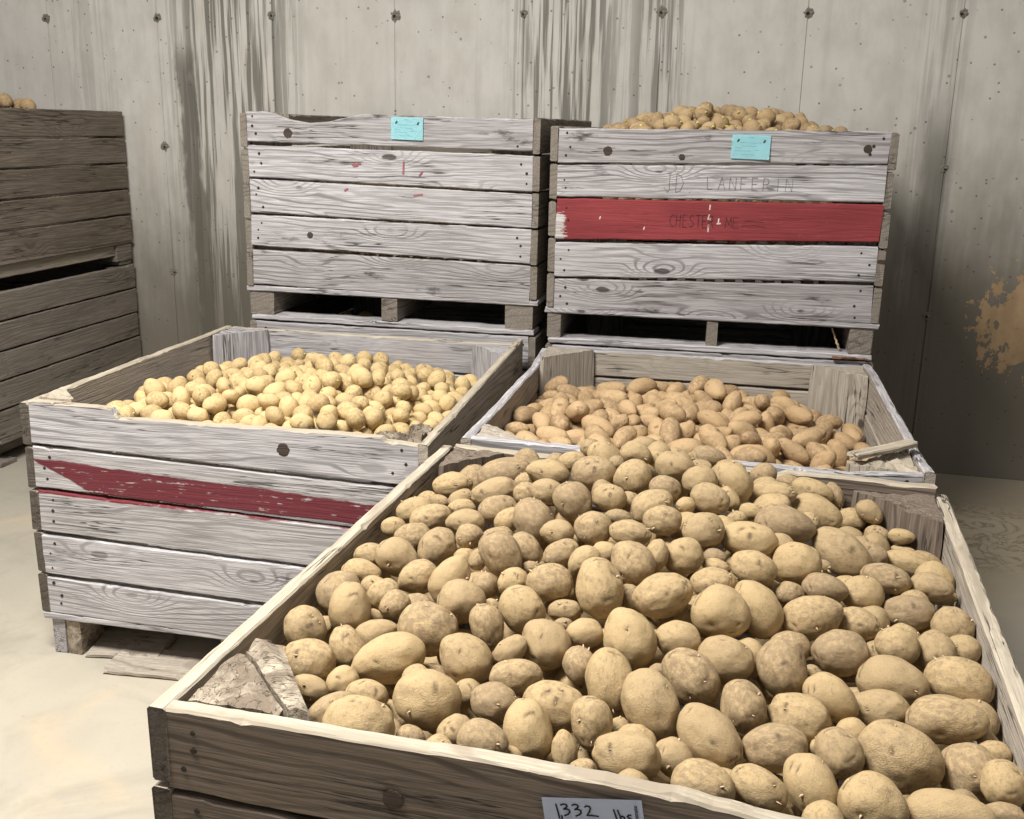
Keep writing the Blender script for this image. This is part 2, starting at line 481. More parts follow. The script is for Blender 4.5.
# ------------------------------------------------------------------ room shell
WALL_Y, WALL_A = 4.937, -0.2356
def concrete_wall():
    n = NT('stained_concrete_wall')
    P = n.tc.outputs['Object']
    x, y, z = n.sep(P)
    big = n.noise(n.vmul(P, (1.1, 1, 0.8)), 1.0, 4.0, 0.6)
    mid = n.noise(n.vmul(P, (9, 1, 5)), 1.0, 5.0, 0.65)
    c = n.mix(n.map(big, 0.3, 0.7), (0.66, 0.635, 0.585), (0.585, 0.56, 0.515))
    c = n.mix(n.map(mid, 0.35, 0.7, 0, 0.5), c, (0.46, 0.435, 0.385))
    # soft vertical wash
    wash = n.noise(n.vmul(P, (14, 1, 0.5)), 1.0, 4.0, 0.6)
    c = n.mix(n.map(wash, 0.5, 0.8, 0, 0.35), c, (0.38, 0.355, 0.305))
    # ragged water mark, with the back-right stack's shadow painted in towards the right
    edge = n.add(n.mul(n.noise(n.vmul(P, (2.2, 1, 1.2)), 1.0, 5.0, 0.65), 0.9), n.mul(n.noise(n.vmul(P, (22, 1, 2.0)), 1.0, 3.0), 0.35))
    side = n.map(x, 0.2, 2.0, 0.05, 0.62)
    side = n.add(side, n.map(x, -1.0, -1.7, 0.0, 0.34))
    tide_shade = n.map(n.sub(z, n.add(edge, side)), -0.6, 0.55, 1.0, 0.0)
    c = n.mix(n.mul(tide_shade, 0.88), c, (0.135, 0.115, 0.085))
    # run-off streaks
    def near(c0, w): return n.map(n.mth('ABSOLUTE', n.sub(x, c0)), w * 0.3, w, 1.0, 0.0)
    zone = n.mth('MAXIMUM', near(-1.42, 0.46), n.mth('MAXIMUM', near(0.22, 0.34), n.mth('MAXIMUM', n.mul(near(0.62, 0.18), 0.8), n.mth('MAXIMUM', n.mul(near(1.80, 0.14), 0.35), n.mul(near(-2.2, 0.2), 0.25)))))
    st = n.noise(n.vmul(P, (38, 1, 1.1)), 1.0, 3.0, 0.6)
    st2 = n.noise(n.vmul(P, (16, 1, 0.7)), 1.0, 4.0, 0.6)
    stm = n.mth('MAXIMUM', n.map(st, 0.47, 0.58), n.map(st2, 0.52, 0.61))
    stm = n.mul(stm, zone)
    c = n.mix(n.mul(stm, 0.8), c, (0.12, 0.11, 0.088))
    # one broad dark run beside the second seam
    rag = n.mul(n.sub(n.noise(n.vmul(P, (10, 1, 3.0)), 1.0, 4.0, 0.7), 0.5), 0.10)
    run = n.map(n.mth('ABSOLUTE', n.sub(n.add(x, rag), n.sub(-1.645, n.mul(n.sub(z, 1.0), 0.045)))), 0.035, 0.062, 1.0, 0.0)
    run = n.mul(run, n.map(n.noise(n.vmul(P, (5, 1, 2.2)), 1.0, 3.0), 0.36, 0.46))
    run = n.mul(run, n.map(z, 1.95, 1.7, 0.0, 1.0))
    c = n.mix(n.mul(run, 0.75), c, (0.115, 0.105, 0.085))
    # stain under the right-hand seam
    run2 = n.map(n.mth('ABSOLUTE', n.sub(n.add(x, n.mul(rag, 0.6)), 1.815)), 0.02, 0.075, 1.0, 0.0)
    c = n.mix(n.mul(n.mul(run2, n.map(z, 0.75, 1.0)), n.map(z, 1.75, 1.3, 0.0, 0.75)), c, (0.12, 0.11, 0.09))
    # air holes
    v = n.voro(n.vmul(P, (34, 1, 34)), 1.0, 1.0)
    hv = n.sep(v.outputs['Color'])
    hole = n.mul(n.map(v.outputs['Distance'], 0.08, 0.20, 1.0, 0.0), n.map(hv[0], 0.74, 0.76))
    c = n.mix(n.mul(hole, 0.7), c, (0.10, 0.09, 0.07))
    v2 = n.voro(n.vmul(P, (13, 1, 13)), 1.0, 1.0)
    h2 = n.mul(n.map(v2.outputs['Distance'], 0.05, 0.11, 1.0, 0.0), n.map(n.sep(v2.outputs['Color'])[1], 0.72, 0.75))
    c = n.mix(n.mul(h2, 0.55), c, (0.12, 0.11, 0.09))
    # spalled sandy patch
    dx = n.mth('ABSOLUTE', n.mul(n.sub(x, 2.255), 5.6)); dz = n.mul(n.sub(z, 0.69), 5.0)
    dd = n.mth('SQRT', n.add(n.mul(dx, dx), n.mul(dz, dz)))
    nn = n.noise(n.vmul(P, (15, 1, 11)), 1.0, 5.0, 0.7)
    patch = n.map(n.add(dd, n.mul(n.sub(nn, 0.5), 4.2)), 0.92, 0.98, 1.0, 0.0)
    c = n.mix(n.mul(patch, 0.9), c, n.mix(n.map(mid, 0.3, 0.7), (0.52, 0.36, 0.20), (0.38, 0.25, 0.14)))
    fine = n.noise(n.vmul(P, (120, 1, 120)), 1.0, 3.0)
    h = n.sub(n.add(n.mul(fine, 0.25), n.mul(mid, 0.3)), n.add(n.mul(hole, 0.9), n.add(n.mul(h2, 0.7), n.mul(patch, 0.8))))
    return n.done(c, 0.85, n.bump(h, 0.5, 0.004), 0.25)
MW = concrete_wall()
bm = bmesh.new()
SEAM0, SP = -0.589, 0.6115
def add_box(bm, x0, x1, y0, y1, z0, z1, bev=0.0):
    r = bmesh.ops.create_cube(bm, size=1.0, matrix=Matrix.Translation(((x0 + x1) / 2, (y0 + y1) / 2, (z0 + z1) / 2)) @ Matrix.Diagonal((x1 - x0, y1 - y0, z1 - z0, 1)))
    if bev:
        es = list({e for v in r['verts'] for e in v.link_edges})
        bmesh.ops.bevel(bm, geom=es, offset=bev, segments=1, affect='EDGES', profile=0.5)
for i in range(-7, 10):
    a = SEAM0 + i * SP
    add_box(bm, a + 0.0032, a + SP - 0.0032, 0.0, 0.14, 0.0, 4.2, 0.002)
add_box(bm, SEAM0 - 7 * SP, SEAM0 + 10 * SP, 0.006, 0.16, 0.0, 4.2)
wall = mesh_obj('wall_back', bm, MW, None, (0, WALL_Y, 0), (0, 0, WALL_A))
tag(wall, 'pale grey poured concrete back wall with vertical form seams and dark water streaks', 'wall', kind='structure')
M['tie'] = flat_mat('pitted_tie_patch', (0.20, 0.185, 0.155), 0.95, 0.1, 0.4, 150)
M['tie_core'] = flat_mat('dark_tie_hole', (0.03, 0.027, 0.022), 0.95, 0.1, 0.2)
for i in range(-3, 9):
    for zz in (1.960, 1.345, 0.718):
        sx = SEAM0 + (i - 3) * SP + random.uniform(-.006, .006)
        if not (-3.4 < sx < 2.7): continue
        b = disc_bm(random.uniform(.016, .023), 0.0035, 14, 0.30, i * 7 + int(zz * 10))
        o = mesh_obj('tie_hole', b, M['tie'], wall, (sx, 0, zz + random.uniform(-.01, .01)))
        b = disc_bm(random.uniform(.007, .010), 0.0048, 9, 0.35, i * 5 + int(zz * 10))
        mesh_obj('tie_end', b, M['tie_core'], o, (random.uniform(-.006, .006), 0, -.004))

def concrete_floor():
    n = NT('dusty_concrete_floor')
    P = n.tc.outputs['Object']
    a = n.noise(P, 0.8, 4.0, 0.6, 0.6); b = n.noise(P, 3.1, 6.0, 0.65, 0.8); f = n.noise(P, 60, 4.0, 0.6)
    c = n.mix(n.map(a, 0.35, 0.65), (0.435, 0.39, 0.31), (0.36, 0.33, 0.27))
    c = n.mix(n.map(b, 0.42, 0.75, 0, 0.75), c, (0.29, 0.265, 0.215))
    c = n.mix(n.map(n.noise(P, 1.7, 3.0, 0.5, 1.0), 0.55, 0.75, 0, 0.5), c, (0.55, 0.42, 0.27))
    c = n.mix(n.map(f, 0.5, 0.8, 0, 0.25), c, (0.30, 0.27, 0.22))
    # hair cracks and bits of dirt
    v = n.voro(P, 9.0)
    spot = n.mul(n.map(v.outputs['Distance'], 0.04, 0.09, 1.0, 0.0), n.map(n.sep(v.outputs['Color'])[0], 0.86, 0.88))
    c = n.mix(n.mul(spot, 0.6), c, (0.14, 0.11, 0.07))
    # broad darker brown patch with mud swirls near the wall on the right
    x, y, z = n.sep(P)
    dx = n.mul(n.sub(x, 1.72), 1.6); dy = n.mul(n.sub(y, 3.75), 2.2)
    dd = n.mth('SQRT', n.add(n.mul(dx, dx), n.mul(dy, dy)))
    sw = n.noise(P, 5.5, 4.0, 0.6, 2.5)
    brown_patch = n.mul(n.map(n.add(dd, n.mul(n.sub(b, 0.5), 0.8)), 0.7, 2.0, 1.0, 0.0), 0.65)
    c = n.mix(brown_patch, c, (0.27, 0.215, 0.14))
    swm = n.mul(n.map(n.mth('ABSOLUTE', n.sub(sw, 0.5)), 0.0, 0.05, 1.0, 0.0), n.map(dd, 0.5, 1.0, 1.0, 0.0))
    c = n.mix(n.mul(swm, 0.6), c, (0.10, 0.075, 0.05))
    h = n.add(n.mul(f, 0.4), b)
    return n.done(c, n.map(b, 0.3, 0.7, 0.6, 0.9), n.bump(h, 0.25, 0.004), 0.25)
bm = bmesh.new()
add_box(bm, -5.5, 5.0, -3.0, 7.2, -0.12, 0.0)
fl = mesh_obj('floor', bm, concrete_floor(), None)
tag(fl, 'dusty cream concrete floor with faint stains under the crates', 'floor', kind='structure')
# ------------------------------------------------------------------ crates
for d_ in (): pass
S, BR, TN = M['silver'], M['bright'], M['tan']
stack = 'potato crates stacked along the back wall'
# back-left stack
D_Z = 0.7555
Dlow = crate('wooden_crate', (-1.0015, 3.8888, 0), -0.2132, 1.1059, 1.1874, 0.750, 0.129, S,
      'weathered grey crate carrying the grey crate with a sagging top board', stack, smat=M['browngrey'])
Dc = crate('wooden_crate', (-1.0015, 3.8888, D_Z), -0.2132, 1.1059, 1.1874, 0.752, 0.129, BR,
      'silvery weathered crate with sagging top board and blue card, upper back left', stack,
      front=[((0.652, 0.641), (0.757, 0.747)), ((0.526, 0.505), (0.640, 0.627)), ((0.399, 0.382), (0.519, 0.496)), ((0.278, 0.257), (0.390, 0.376)), ((0.134, 0.114), (0.263, 0.250))],
      ftop=[(0.0, 0.0), (0.06, 0.0), (0.10, -0.004), (0.16, -0.022), (0.24, -0.034), (0.32, -0.026), (0.39, -0.010), (0.44, 0.001), (1.05, 0.0)],
      smat=M['browngrey'], back=[(0.642, 0.765), (0.52, 0.632), (0.395, 0.51), (0.27, 0.385), (0.13, 0.26)], inner=M['browngrey'], skid_mat=M['browngrey'], knots=[(0, .183, .684, .017), (3, .255, .325, .011)],
      btop=[(0, .0), (.5, -.008), (1.1, -0.02)], fmats={0: S, 4: S}, posts=dict(FL=dict(dz=0.006, jag=.01)))
# back-right stack
E_Z = 0.7435
crate('wooden_crate', (0.1127, 3.6018, 0), -0.186, 1.1113, 1.1883, 0.738, 0.129, S,
      'weathered grey crate underneath the crate with the solid red board', stack, smat=M['browngrey'])
Ec = crate('wooden_crate', (0.1127, 3.6018, E_Z), -0.186, 1.1113, 1.1883, 0.738, 0.129, BR,
      'weathered grey crate with one solid red board and blue card, heaped with potatoes', stack,
      front=[((0.618, 0.641), (0.732, 0.742)), ((0.508, 0.520), (0.612, 0.636)), ((0.364, 0.393), (0.502, 0.514)), ((0.236, 0.264), (0.352, 0.380)), ((0.112, 0.122), (0.228, 0.252))],
      fmats={0: S, 2: M['red'], 4: S}, smat=M['browngrey'], skids=((0.0, 0.052), (0.55, 0.592), (1.02, 1.10)), inner=M['browngrey'], skid_mat=M['browngrey'], knots=[(0, .193, .6615, .015), (0, .438, .6475, .010), (1, .87, .5515, .011), (0, 1.021, .6865, .013)])
# left stack, seen from its side
F_Z = 0.7595
crate('wooden_crate', (-3.371, 4.536, 0), -0.2128, 1.1899, 1.1204, 0.754, 0.129, M['browngrey'],
      'dull grey crate at the bottom of the dark stack by the left edge', stack, nails=False)
Fc = crate('wooden_crate', (-3.371, 4.536, F_Z), -0.2128, 1.1899, 1.1204, 0.754, 0.129, M['brown'],
      'dark brown crate on top of the stack by the left edge', stack, nails=False, skids=((0.0, 0.10), (0.55, 0.62)), under=False,
      right=even(5, 0.125, 0.754, 0.009))
W_ = 1.1899
block('skid', Fc, M['tan'], W_ - 0.075, W_ - 0.018, 0.02, 1.115 - 0.13, 0.05, 0.107)
block('skid_block', Fc, M['browngrey'], W_ - 0.095, W_ - 0.004, 1.115 - 0.13, 1.115, 0.021, 0.107)
board('bottom_plank', Fc, M['browngrey'], (0.01, 1.01, 0), W_ - 0.02, 0.10, 0.0, 0.02, 'x')
board('bottom_plank', Fc, M['browngrey'], (0.01, 0.0, 0), W_ - 0.02, 0.10, 0.0, 0.02, 'x')

# middle-left crate with the faded red stripe
B_W, B_D = 1.1254, 1.173
Bc = crate('wooden_crate', (-1.3086, 2.6794, 0), -0.2071, B_W, B_D, 0.739, 0.129, BR,
      'weathered grey crate with a faded red stripe, full of small yellow potatoes', None,
      front=[((0.629, 0.604), (0.749, 0.724)), ((0.503, 0.483), (0.621, 0.592)), ((0.375, 0.352), (0.495, 0.466)), ((0.248, 0.228), (0.363, 0.344)), ((0.129, 0.116), (0.236, 0.219))],
      ftop=[(0, 0), (0.245, 0.001), (0.252, -0.012), (0.268, -0.026), (0.30, -0.022), (0.5, -0.016), (0.8, -0.004), (0.99, 0.001), (1.0, -0.008), (1.08, -0.012)],
      fmats={1: M['redband'], 2: M['redtrace']}, fkw={0: dict(chip=0.6)},
      right=[((0.602, 0.634), (0.716, 0.757)), (0.495, 0.605), (0.37, 0.485), (0.245, 0.36), (0.128, 0.235)],
      smat=TN, inner=S, skids=None, under=False, lap=0.015, lapx=0.016, rim=M['bare'], end=M['endgrain'], knots=[(0, .743, .671, .017), (2, .862, .401, .012)],
      posts=dict(FL=dict(dz=0.016, leg=0.10, mat=M['bare']), FR=dict(dz=-0.022, jag=0.03, mat=M['rot'], leg=.13), BL=dict(dz=0.004)))
block('skid', Bc, S, 0.012, 0.05, 0.01, B_D - 0.01, 0.0, 0.107)
block('skid_block', Bc, M['rot'], 0.054, 0.098, 0.012, 0.12, 0.0, 0.106, wear=0.006)
block('skid', Bc, S, 0.52, 0.60, 0.03, B_D - 0.01, 0.012, 0.107)
block('skid', Bc, S, 1.02, 1.11, 0.01, B_D - 0.01, 0.0, 0.107)
# its split and broken bottom planks, dropped on the floor
pk = board('bottom_plank', Bc, TN, (0.115, -0.002, 0), 0.21, 0.15, 0.001, 0.017, 'x', wear=0.004, chip=1.0)
pk.rotation_euler = (0.02, 0.0, 0.13)
pk = board('bottom_plank', Bc, TN, (0.215, -0.070, 0), 0.75, 0.14, 0.001, 0.016, 'x', wear=0.004, chip=1.0)
pk.rotation_euler = (0.0, 0.0, 0.06)

# middle-right crate
C_W, C_D = 1.1094, 1.1596
Cc = crate('wooden_crate', (-0.1255, 2.4548, 0), -0.1953, C_W, C_D, 0.7356, 0.129, S,
      'weathered grey crate with white edged rim, holding the long brown potatoes', None,
      back=[(0.645, 0.733), (0.515, 0.637), (0.385, 0.505), (0.26, 0.375), (0.13, 0.25)],
      ftop=[(0, 0.002), (0.2, -0.004), (0.55, -0.012), (0.9, -0.016), (1.05, -0.004)], fkw={0: dict(chip=1.0, wear=.003)},
      ltop=[(0, 0.0), (0.3, -0.012), (0.75, -0.02), (0.95, -0.03), (1.03, -0.02), (1.16, -0.01)],
      rtop=[(0, 0.004), (0.1, -0.004), (0.6, 0.004), (1.0, 0.008), (1.16, 0.004)],
      smat=TN, inner=TN, leg=0.165, rim=BR, posts=dict(FL=dict(jag=.006, leg=.12), FR=dict(jag=.012, mat=M['bare']), BL=dict(dz=.006), BR=dict(dz=.002)))
sl = board('corner_slat', Cc, M['bare'], (0.944, 0.028, 0), 0.20, 0.035, 0.744, 0.758, 'x', wear=0.003)
sl.rotation_euler = (0, -0.02, 0.72)

# front crate with the weight label
A_W, A_D, A_H = 1.1482, 1.2413, 0.7204
Ac = crate('wooden_crate', (-0.4712, 1.2329, 0), -0.2551, A_W, A_D, A_H, 0.126, M['front'],
      'large front crate of brownish boards with a handwritten weight label, heaped with big potatoes', None,
      front=[((0.597, 0.590), (0.721, 0.722)), (0.478, 0.588), (0.359, 0.470), (0.242, 0.351), (0.126, 0.234)],
      ftop=[(0, -0.002), (0.2, 0.002), (0.5, 0.003), (0.68, -0.001), (0.74, -0.007), (0.78, -0.012), (0.9, -0.02), (1.09, -0.016)], fkw={0: dict(chip=0.35, wear=.0025)},
      back=[(0.61, 0.728), (0.485, 0.6), (0.365, 0.475), (0.245, 0.355), (0.126, 0.235)], btop=[(0, 0), (.3, -.002), (0.7, .012), (.745, .016), (.76, .006), (.78, .016), (1.1, .014)],
      smat=TN, inner=M['front'], t=0.027, leg=0.155, lap=0.016, lapx=0.017, rim=M['bare'], end=M['endgrain'], knots=[(0, .34, .646, .014)],
      posts=dict(FL=dict(leg=0.139, jag=0.006, mat=M['rot'], dz=0.004), FR=dict(jag=.01, leg=.085, dz=-.02), BL=dict(leg=.125, dz=.008, jag=.008), BR=dict(leg=.17, dz=.008, jag=.006, mat=M['front'])))
# split-off piece of its front left corner post
bm = bmesh.new()
pts = [(0.182, 0.034), (0.212, 0.040), (0.085, 0.205), (0.040, 0.205), (0.036, 0.178)]
H0, H1 = 0.52, 0.722
lo = []; hi = []
for k, hh in enumerate((H0, 0.6, 0.66, 0.70, H1)):
    row = []
    m_ = 0
    for (a, b) in zip(pts, pts[1:] + pts[:1]):
        for q in range(4):
            px = a[0] + (b[0] - a[0]) * q / 4; py = a[1] + (b[1] - a[1]) * q / 4
            s = 0.94 if k == 4 else 1.0
            cx, cy = 0.111, 0.132
            jz = 0.010 * fbm(px * 30, py * 30, 3.0) if k >= 3 else 0
            j = 0.003 * fbm(px * 50, py * 50, hh * 20)
            row.append(bm.verts.new((cx + (px - cx) * s + j, cy + (py - cy) * s + j, hh + jz)))
    lo.append(row)
for a, b in zip(lo, lo[1:]):
    for i in range(len(a)): bm.faces.new((a[i], a[(i + 1) % len(a)], b[(i + 1) % len(a)], b[i]))
bm.faces.new(lo[0]); bm.faces.new(lo[-1])
mesh_obj('post_splinter', bm, M['rot'], Ac)

# ------------------------------------------------------------------ cards and writing
def blue_card(cr, u, z, w, h, lab, tilt=0.0, curl=0.0):
    c = plate('paper_card', cr, M['card'], w, h, (u, -0.0035, z), (0, tilt, 0), curl=curl)
    tag(c, lab)
    for (px, pz, sx) in ((0.14, 0.24, 1), (0.82, 0.25, 1.1)):
        strokes('staple', c, M['staple'], [[(w * px, -h * (pz + .05)), (w * px + 0.004, -h * (pz - .05))], [(w * px + .003, -h * (pz + .05)), (w * px + 0.006, -h * (pz - .03))]], 0.0035, y=-0.0012)
    ln = [[(w * .46, -h * .11), (w * .56, -h * .11)], [(w * .22, -h * .33), (w * .76, -h * .33)], [(w * .28, -h * .47), (w * .65, -h * .47)],
          [(w * .1, -h * .55), (w * .26, -h * .55)], [(w * .1, -h * .67), (w * .5, -h * .67)], [(w * .62, -h * .62), (w * .8, -h * .62)], [(w * .25, -h * .82), (w * .7, -h * .82)]]
    strokes('printed_line', c, M['print'], ln, 0.0016, y=-0.0011, th=0.0003)
blue_card(Dc, 0.574, 0.7475, 0.116, 0.076, 'small pale blue card stapled to the top board', 0.02)
blue_card(Ec, 0.596, 0.7235, 0.122, 0.076, 'pale blue card with a curling lower right corner', 0.015, 0.012)

# weight label: 1,332 lbs
lb = plate('weight_label', Ac, M['label'], 0.1225, 0.062, (0.5345, -0.0035, 0.6925), (0, -0.165, 0), round_=0.004)
tag(lb, 'white label with a handwritten weight in black marker')
Lw = 0.1225
def arc(cx, cz, rx, rz, a0, a1, n=9):
    return [(cx + rx * math.cos(math.radians(a0 + (a1 - a0) * i / n)), cz + rz * math.sin(math.radians(a0 + (a1 - a0) * i / n))) for i in range(n + 1)]
k = Lw / 860.0
def q(x, y): return ((x - 20) * k, -(y - 102) * k)
def pl(*p): return [q(*v) for v in p]
def three(dx, dy):
    return pl((182 + dx, 170 + dy), (205 + dx, 160 + dy), (228 + dx, 165 + dy), (234 + dx, 180 + dy), (220 + dx, 198 + dy), (203 + dx, 210 + dy), (228 + dx, 207 + dy), (250 + dx, 218 + dy), (252 + dx, 238 + dy), (235 + dx, 258 + dy), (203 + dx, 272 + dy))
ink = [pl((138, 165), (146, 220), (152, 280), (154, 300)), pl((176, 275), (180, 290), (170, 312)), three(0, 0), three(98, 0),
       pl((388, 182), (405, 172), (428, 176), (436, 192), (425, 222), (400, 262), (440, 262), (495, 268)),
       pl((634, 200), (644, 250), (652, 310)), pl((668, 205), (682, 260), (692, 318)), pl((686, 268), (700, 258), (716, 268), (718, 292), (706, 310), (692, 312)),
       pl((774, 245), (756, 246), (745, 258), (752, 272), (770, 280), (778, 296), (768, 312), (748, 318))]
strokes('handwriting', lb, M['ink'], ink, 0.0021, y=-0.0011, th=0.0003)
# small sideways maker's print along the right edge
bar = []
yy = 160
for i in range(14):
    x0 = 812; wdt = 22
    bar.append(pl((x0, yy), (x0 + wdt, yy + 1)))
    if i % 2 == 0: bar.append(pl((x0 + (2 if i % 4 else wdt - 2), yy), (x0 + (2 if i % 4 else wdt - 2), yy + 12)))
    yy += 12
strokes('small_print', lb, M['ink'], bar, 0.0007, y=-0.0011, th=0.0003)

# pencilled words on the crate with the red board (pixel-traced letters laid on the boards)
u0, du = 0.655, 0.0405
def letters(txt, x, z, h, w, gap):
    G = {'C': [[(1, .85), (.6, 1), (.2, .8), (0, .5), (.2, .15), (.6, 0), (1, .1)]], 'H': [[(0, 0), (.05, 1)], [(.8, 0), (.85, 1)], [(0, .5), (.85, .55)]],
         'E': [[(.8, 1), (0, 1), (.05, 0), (.85, 0)], [(0, .5), (.7, .52)]], 'S': [[(.9, .9), (.5, 1), (.1, .8), (.2, .6), (.8, .4), (.85, .15), (.4, 0), (0, .1)]],
         'T': [[(0, 1), (1, 1)], [(.5, 1), (.5, 0)]], 'R': [[(0, 0), (.05, 1), (.7, .95), (.8, .7), (.6, .5), (.05, .5)], [(.45, .5), (.95, 0)]],
         'M': [[(0, 0), (.1, 1), (.5, .3), (.9, 1), (1, 0)]], 'J': [[(.3, 1), (.9, 1)], [(.65, 1), (.65, .15), (.4, 0), (0, .25)]],
         'D': [[(0, 0), (.05, 1), (.6, .9), (.95, .5), (.6, .1), (0, 0)]], 'A': [[(0, 0), (.5, 1), (1, 0)], [(.2, .4), (.8, .4)]], 'L': [[(0, 1), (.05, 0), (.8, 0)]],
         'N': [[(0, 0), (.05, 1), (.9, 0), (.95, 1)]], 'I': [[(.5, 0), (.5, 1)]], 'F': [[(.8, 1), (0, 1), (.05, 0)], [(0, .5), (.6, .5)]], '.': [[(.3, 0), (.4, .06)]], ' ': []}
    out = []
    for c in txt:
        for ln in G[c]: out.append([(x + a * w, z + b * h) for a, b in ln])
        x += w + gap
    return out
for c in list(Ec.children):
    if c.name.startswith('front_board') and c.data.materials[0] == M['red']: red_b = c
z_red = red_b.location.z
strokes('pencil_writing', red_b, M['pencil'], letters('CHESTER', 0.385, -0.022, 0.040, 0.016, 0.0055) + letters('ME', 0.568, -0.020, 0.034, 0.020, 0.005) + [[(0.62, -0.012), (0.66, -0.010), (0.70, -0.013)], [(.63, .004), (.69, .002)]], 0.0017, y=-0.0012)
strokes('paint_chip', red_b, M['chip'], [[(0.515, 0.052), (0.514, 0.038)], [(0.511, 0.006), (0.514, 0.020)], [(0.517, 0.004), (0.514, 0.014)], [(0.514, -0.012), (0.513, -0.035)], [(0.545, -0.006), (0.546, 0.008)], [(0.541, -0.008), (0.552, -0.007)],
        [(0.90, 0.016), (0.915, -0.004)], [(0.905, 0.012), (0.912, -0.012)], [(0.965, -0.012), (0.975, -0.006), (0.985, 0.000)], [(0.70, -0.05), (0.71, -0.045)], [(0.15, -0.005), (0.152, 0.002)], [(0.30, -0.035), (0.302, -0.028)], [(0.975, 0.050), (1.03, 0.040)], [(0.80, -0.003), (0.803, 0.002)]], 0.0042, y=-0.0008, th=0.0003)
e2 = [c for c in Ec.children if c.name.startswith('front_board')][1]
strokes('pencil_writing', e2, M['pencilgrey'], letters('JD.', 0.36, -0.035, 0.060, 0.026, 0.012) + letters('LANFERIN', 0.50, -0.022, 0.040, 0.022, 0.014), 0.0011, y=-0.0012)
d2_ = [c for c in Dc.children if c.name.startswith('front_board')]
strokes('paint_fleck', d2_[1], M['red_fleck'], [[(0.40, 0.006), (0.43, 0.010)], [(0.405, 0.001), (0.42, 0.003)], [(.59, -.02), (.592, .02)], [(.65, -.025), (.66, -.012)]], 0.006, y=-0.0008)
strokes('paint_fleck', d2_[2], M['red_fleck'], [[(0.63, 0.030), (0.66, 0.034)], [(.37, .04), (.38, .046)]], 0.007, y=-0.0008)

# bits of broken bark and a splint sticking out under the crate with the red board
def stick(name, label, cat, p0, p1, r, mat, seed):
    bm = bmesh.new()
    d = Vector(p1) - Vector(p0); L = d.length
    q_ = d.to_track_quat('X', 'Z')
    rows = []
    for i in range(11):
        row = []
        for j in range(7):
            a = 2 * math.pi * j / 7
            rr = r * (1 - 0.35 * i / 10) * (1 + 0.25 * fbm(i * .5 + seed, j * .9, 1))
            row.append(bm.verts.new((L * i / 10, rr * math.cos(a), rr * 0.6 * math.sin(a) + 0.004 * fbm(i * .3, seed, 2))))
        rows.append(row)
    for a, b in zip(rows, rows[1:]):
        for j in range(7): bm.faces.new((a[j], a[(j + 1) % 7], b[(j + 1) % 7], b[j]))
    bm.faces.new(rows[0]); bm.faces.new(rows[-1])
    o = mesh_obj(name, bm, mat, None, p0); o.rotation_mode = 'QUATERNION'; o.rotation_quaternion = q_
    return tag(o, label, cat)
def loc(cr, x, y, z): return tuple(cr.matrix_basis @ Vector((x, y, z)))
stick('wood_splint', 'thin pale splint leaning in the gap under the red board crate', 'stick', loc(Ec, 1.000, 0.03, 0.030), loc(Ec, 0.972, 0.045, 0.098), 0.006, M['litter'], 3)
stick('bark_piece', 'red brown scrap of bark lying by the right runner of the red board crate', 'bark', loc(Ec, 0.975, -0.012, 0.009), loc(Ec, 1.09, -0.014, 0.008), 0.008, M['rust'], 8)
# ------------------------------------------------------------------ potatoes
def potato_bm(kind, seed, sub):
    """lumpy tuber with shallow eyes; long axis on x; roughly unit size"""
    rd = random.Random(seed * 13 + len(kind))
    bm = bmesh.new()
    bmesh.ops.create_icosphere(bm, subdivisions=sub, radius=1.0)
    if kind == 'long': sx, sy, sz, lump = 1.0, 0.56, 0.52, 0.065
    elif kind == 'small': sx, sy, sz, lump = 1.0, 0.84, 0.78, 0.075
    else: sx, sy, sz, lump = 1.0, 1.0, 1.0, 0.075
    bend = rd.uniform(-0.16, 0.16) if kind == 'long' else rd.uniform(-0.05, 0.05)
    taper = rd.uniform(-0.14, 0.14)
    off = Vector((seed * 7.13, seed * 3.7, seed * 1.9))
    eyes = []
    for _ in range(9 if kind == 'big' else 5):
        v = Vector((rd.gauss(0, 1), rd.gauss(0, 1), rd.gauss(0, 1))).normalized()
        eyes.append((v, rd.uniform(0.085, 0.15), rd.uniform(0.025, 0.055)))
    if kind == 'big':                                     # one deeper dent
        v = Vector((rd.gauss(0, 1), rd.gauss(0, 1), rd.gauss(0, 1))).normalized()
        eyes.append((v, rd.uniform(0.2, 0.34), rd.uniform(0.05, 0.10)))
    cl = bm.verts.layers.float.new('eye')
    for v in bm.verts:
        d = v.co.normalized()
        n1 = noise.noise(d * 1.1 + off); n2 = noise.noise(d * 2.4 + off)
        r = 1.0 + lump * 1.1 * n1 + lump * 0.55 * n2
        if sub >= 5: r += 0.0035 * noise.noise(d * 9 + off)
        e = 0.0
        for (ed, w, dep) in eyes:
            a = math.acos(max(-1, min(1, d.dot(ed))))
            if a < w * 2.4:
                g = math.exp(-(a / w) ** 2)
                r -= dep * g
                if w < 0.16:
                    # brow-like dark scar in the eye
                    t = (d - ed)
                    e = max(e, math.exp(-((t.z + t.y * .3) / (w * 0.25)) ** 2 - ((t.x) / (w * 0.75)) ** 2))
        v[cl] = e
        p = d * r
        p.x *= sx; p.y *= sy * (1 + taper * d.x); p.z *= sz * (1 + taper * d.x)
        p.y += bend * (p.x * p.x - 0.35)
        v.co = p
    return bm, eyes
PCOL = dict(A=((0.475, 0.345, 0.180), (0.405, 0.295, 0.160), (0.285, 0.205, 0.122)),
            B=((0.66, 0.495, 0.25), (0.59, 0.43, 0.215), (0.43, 0.305, 0.15)),
            C=((0.53, 0.365, 0.20), (0.46, 0.31, 0.165), (0.32, 0.215, 0.12)),
            E=((0.52, 0.375, 0.20), (0.45, 0.31, 0.165), (0.32, 0.22, 0.125)))
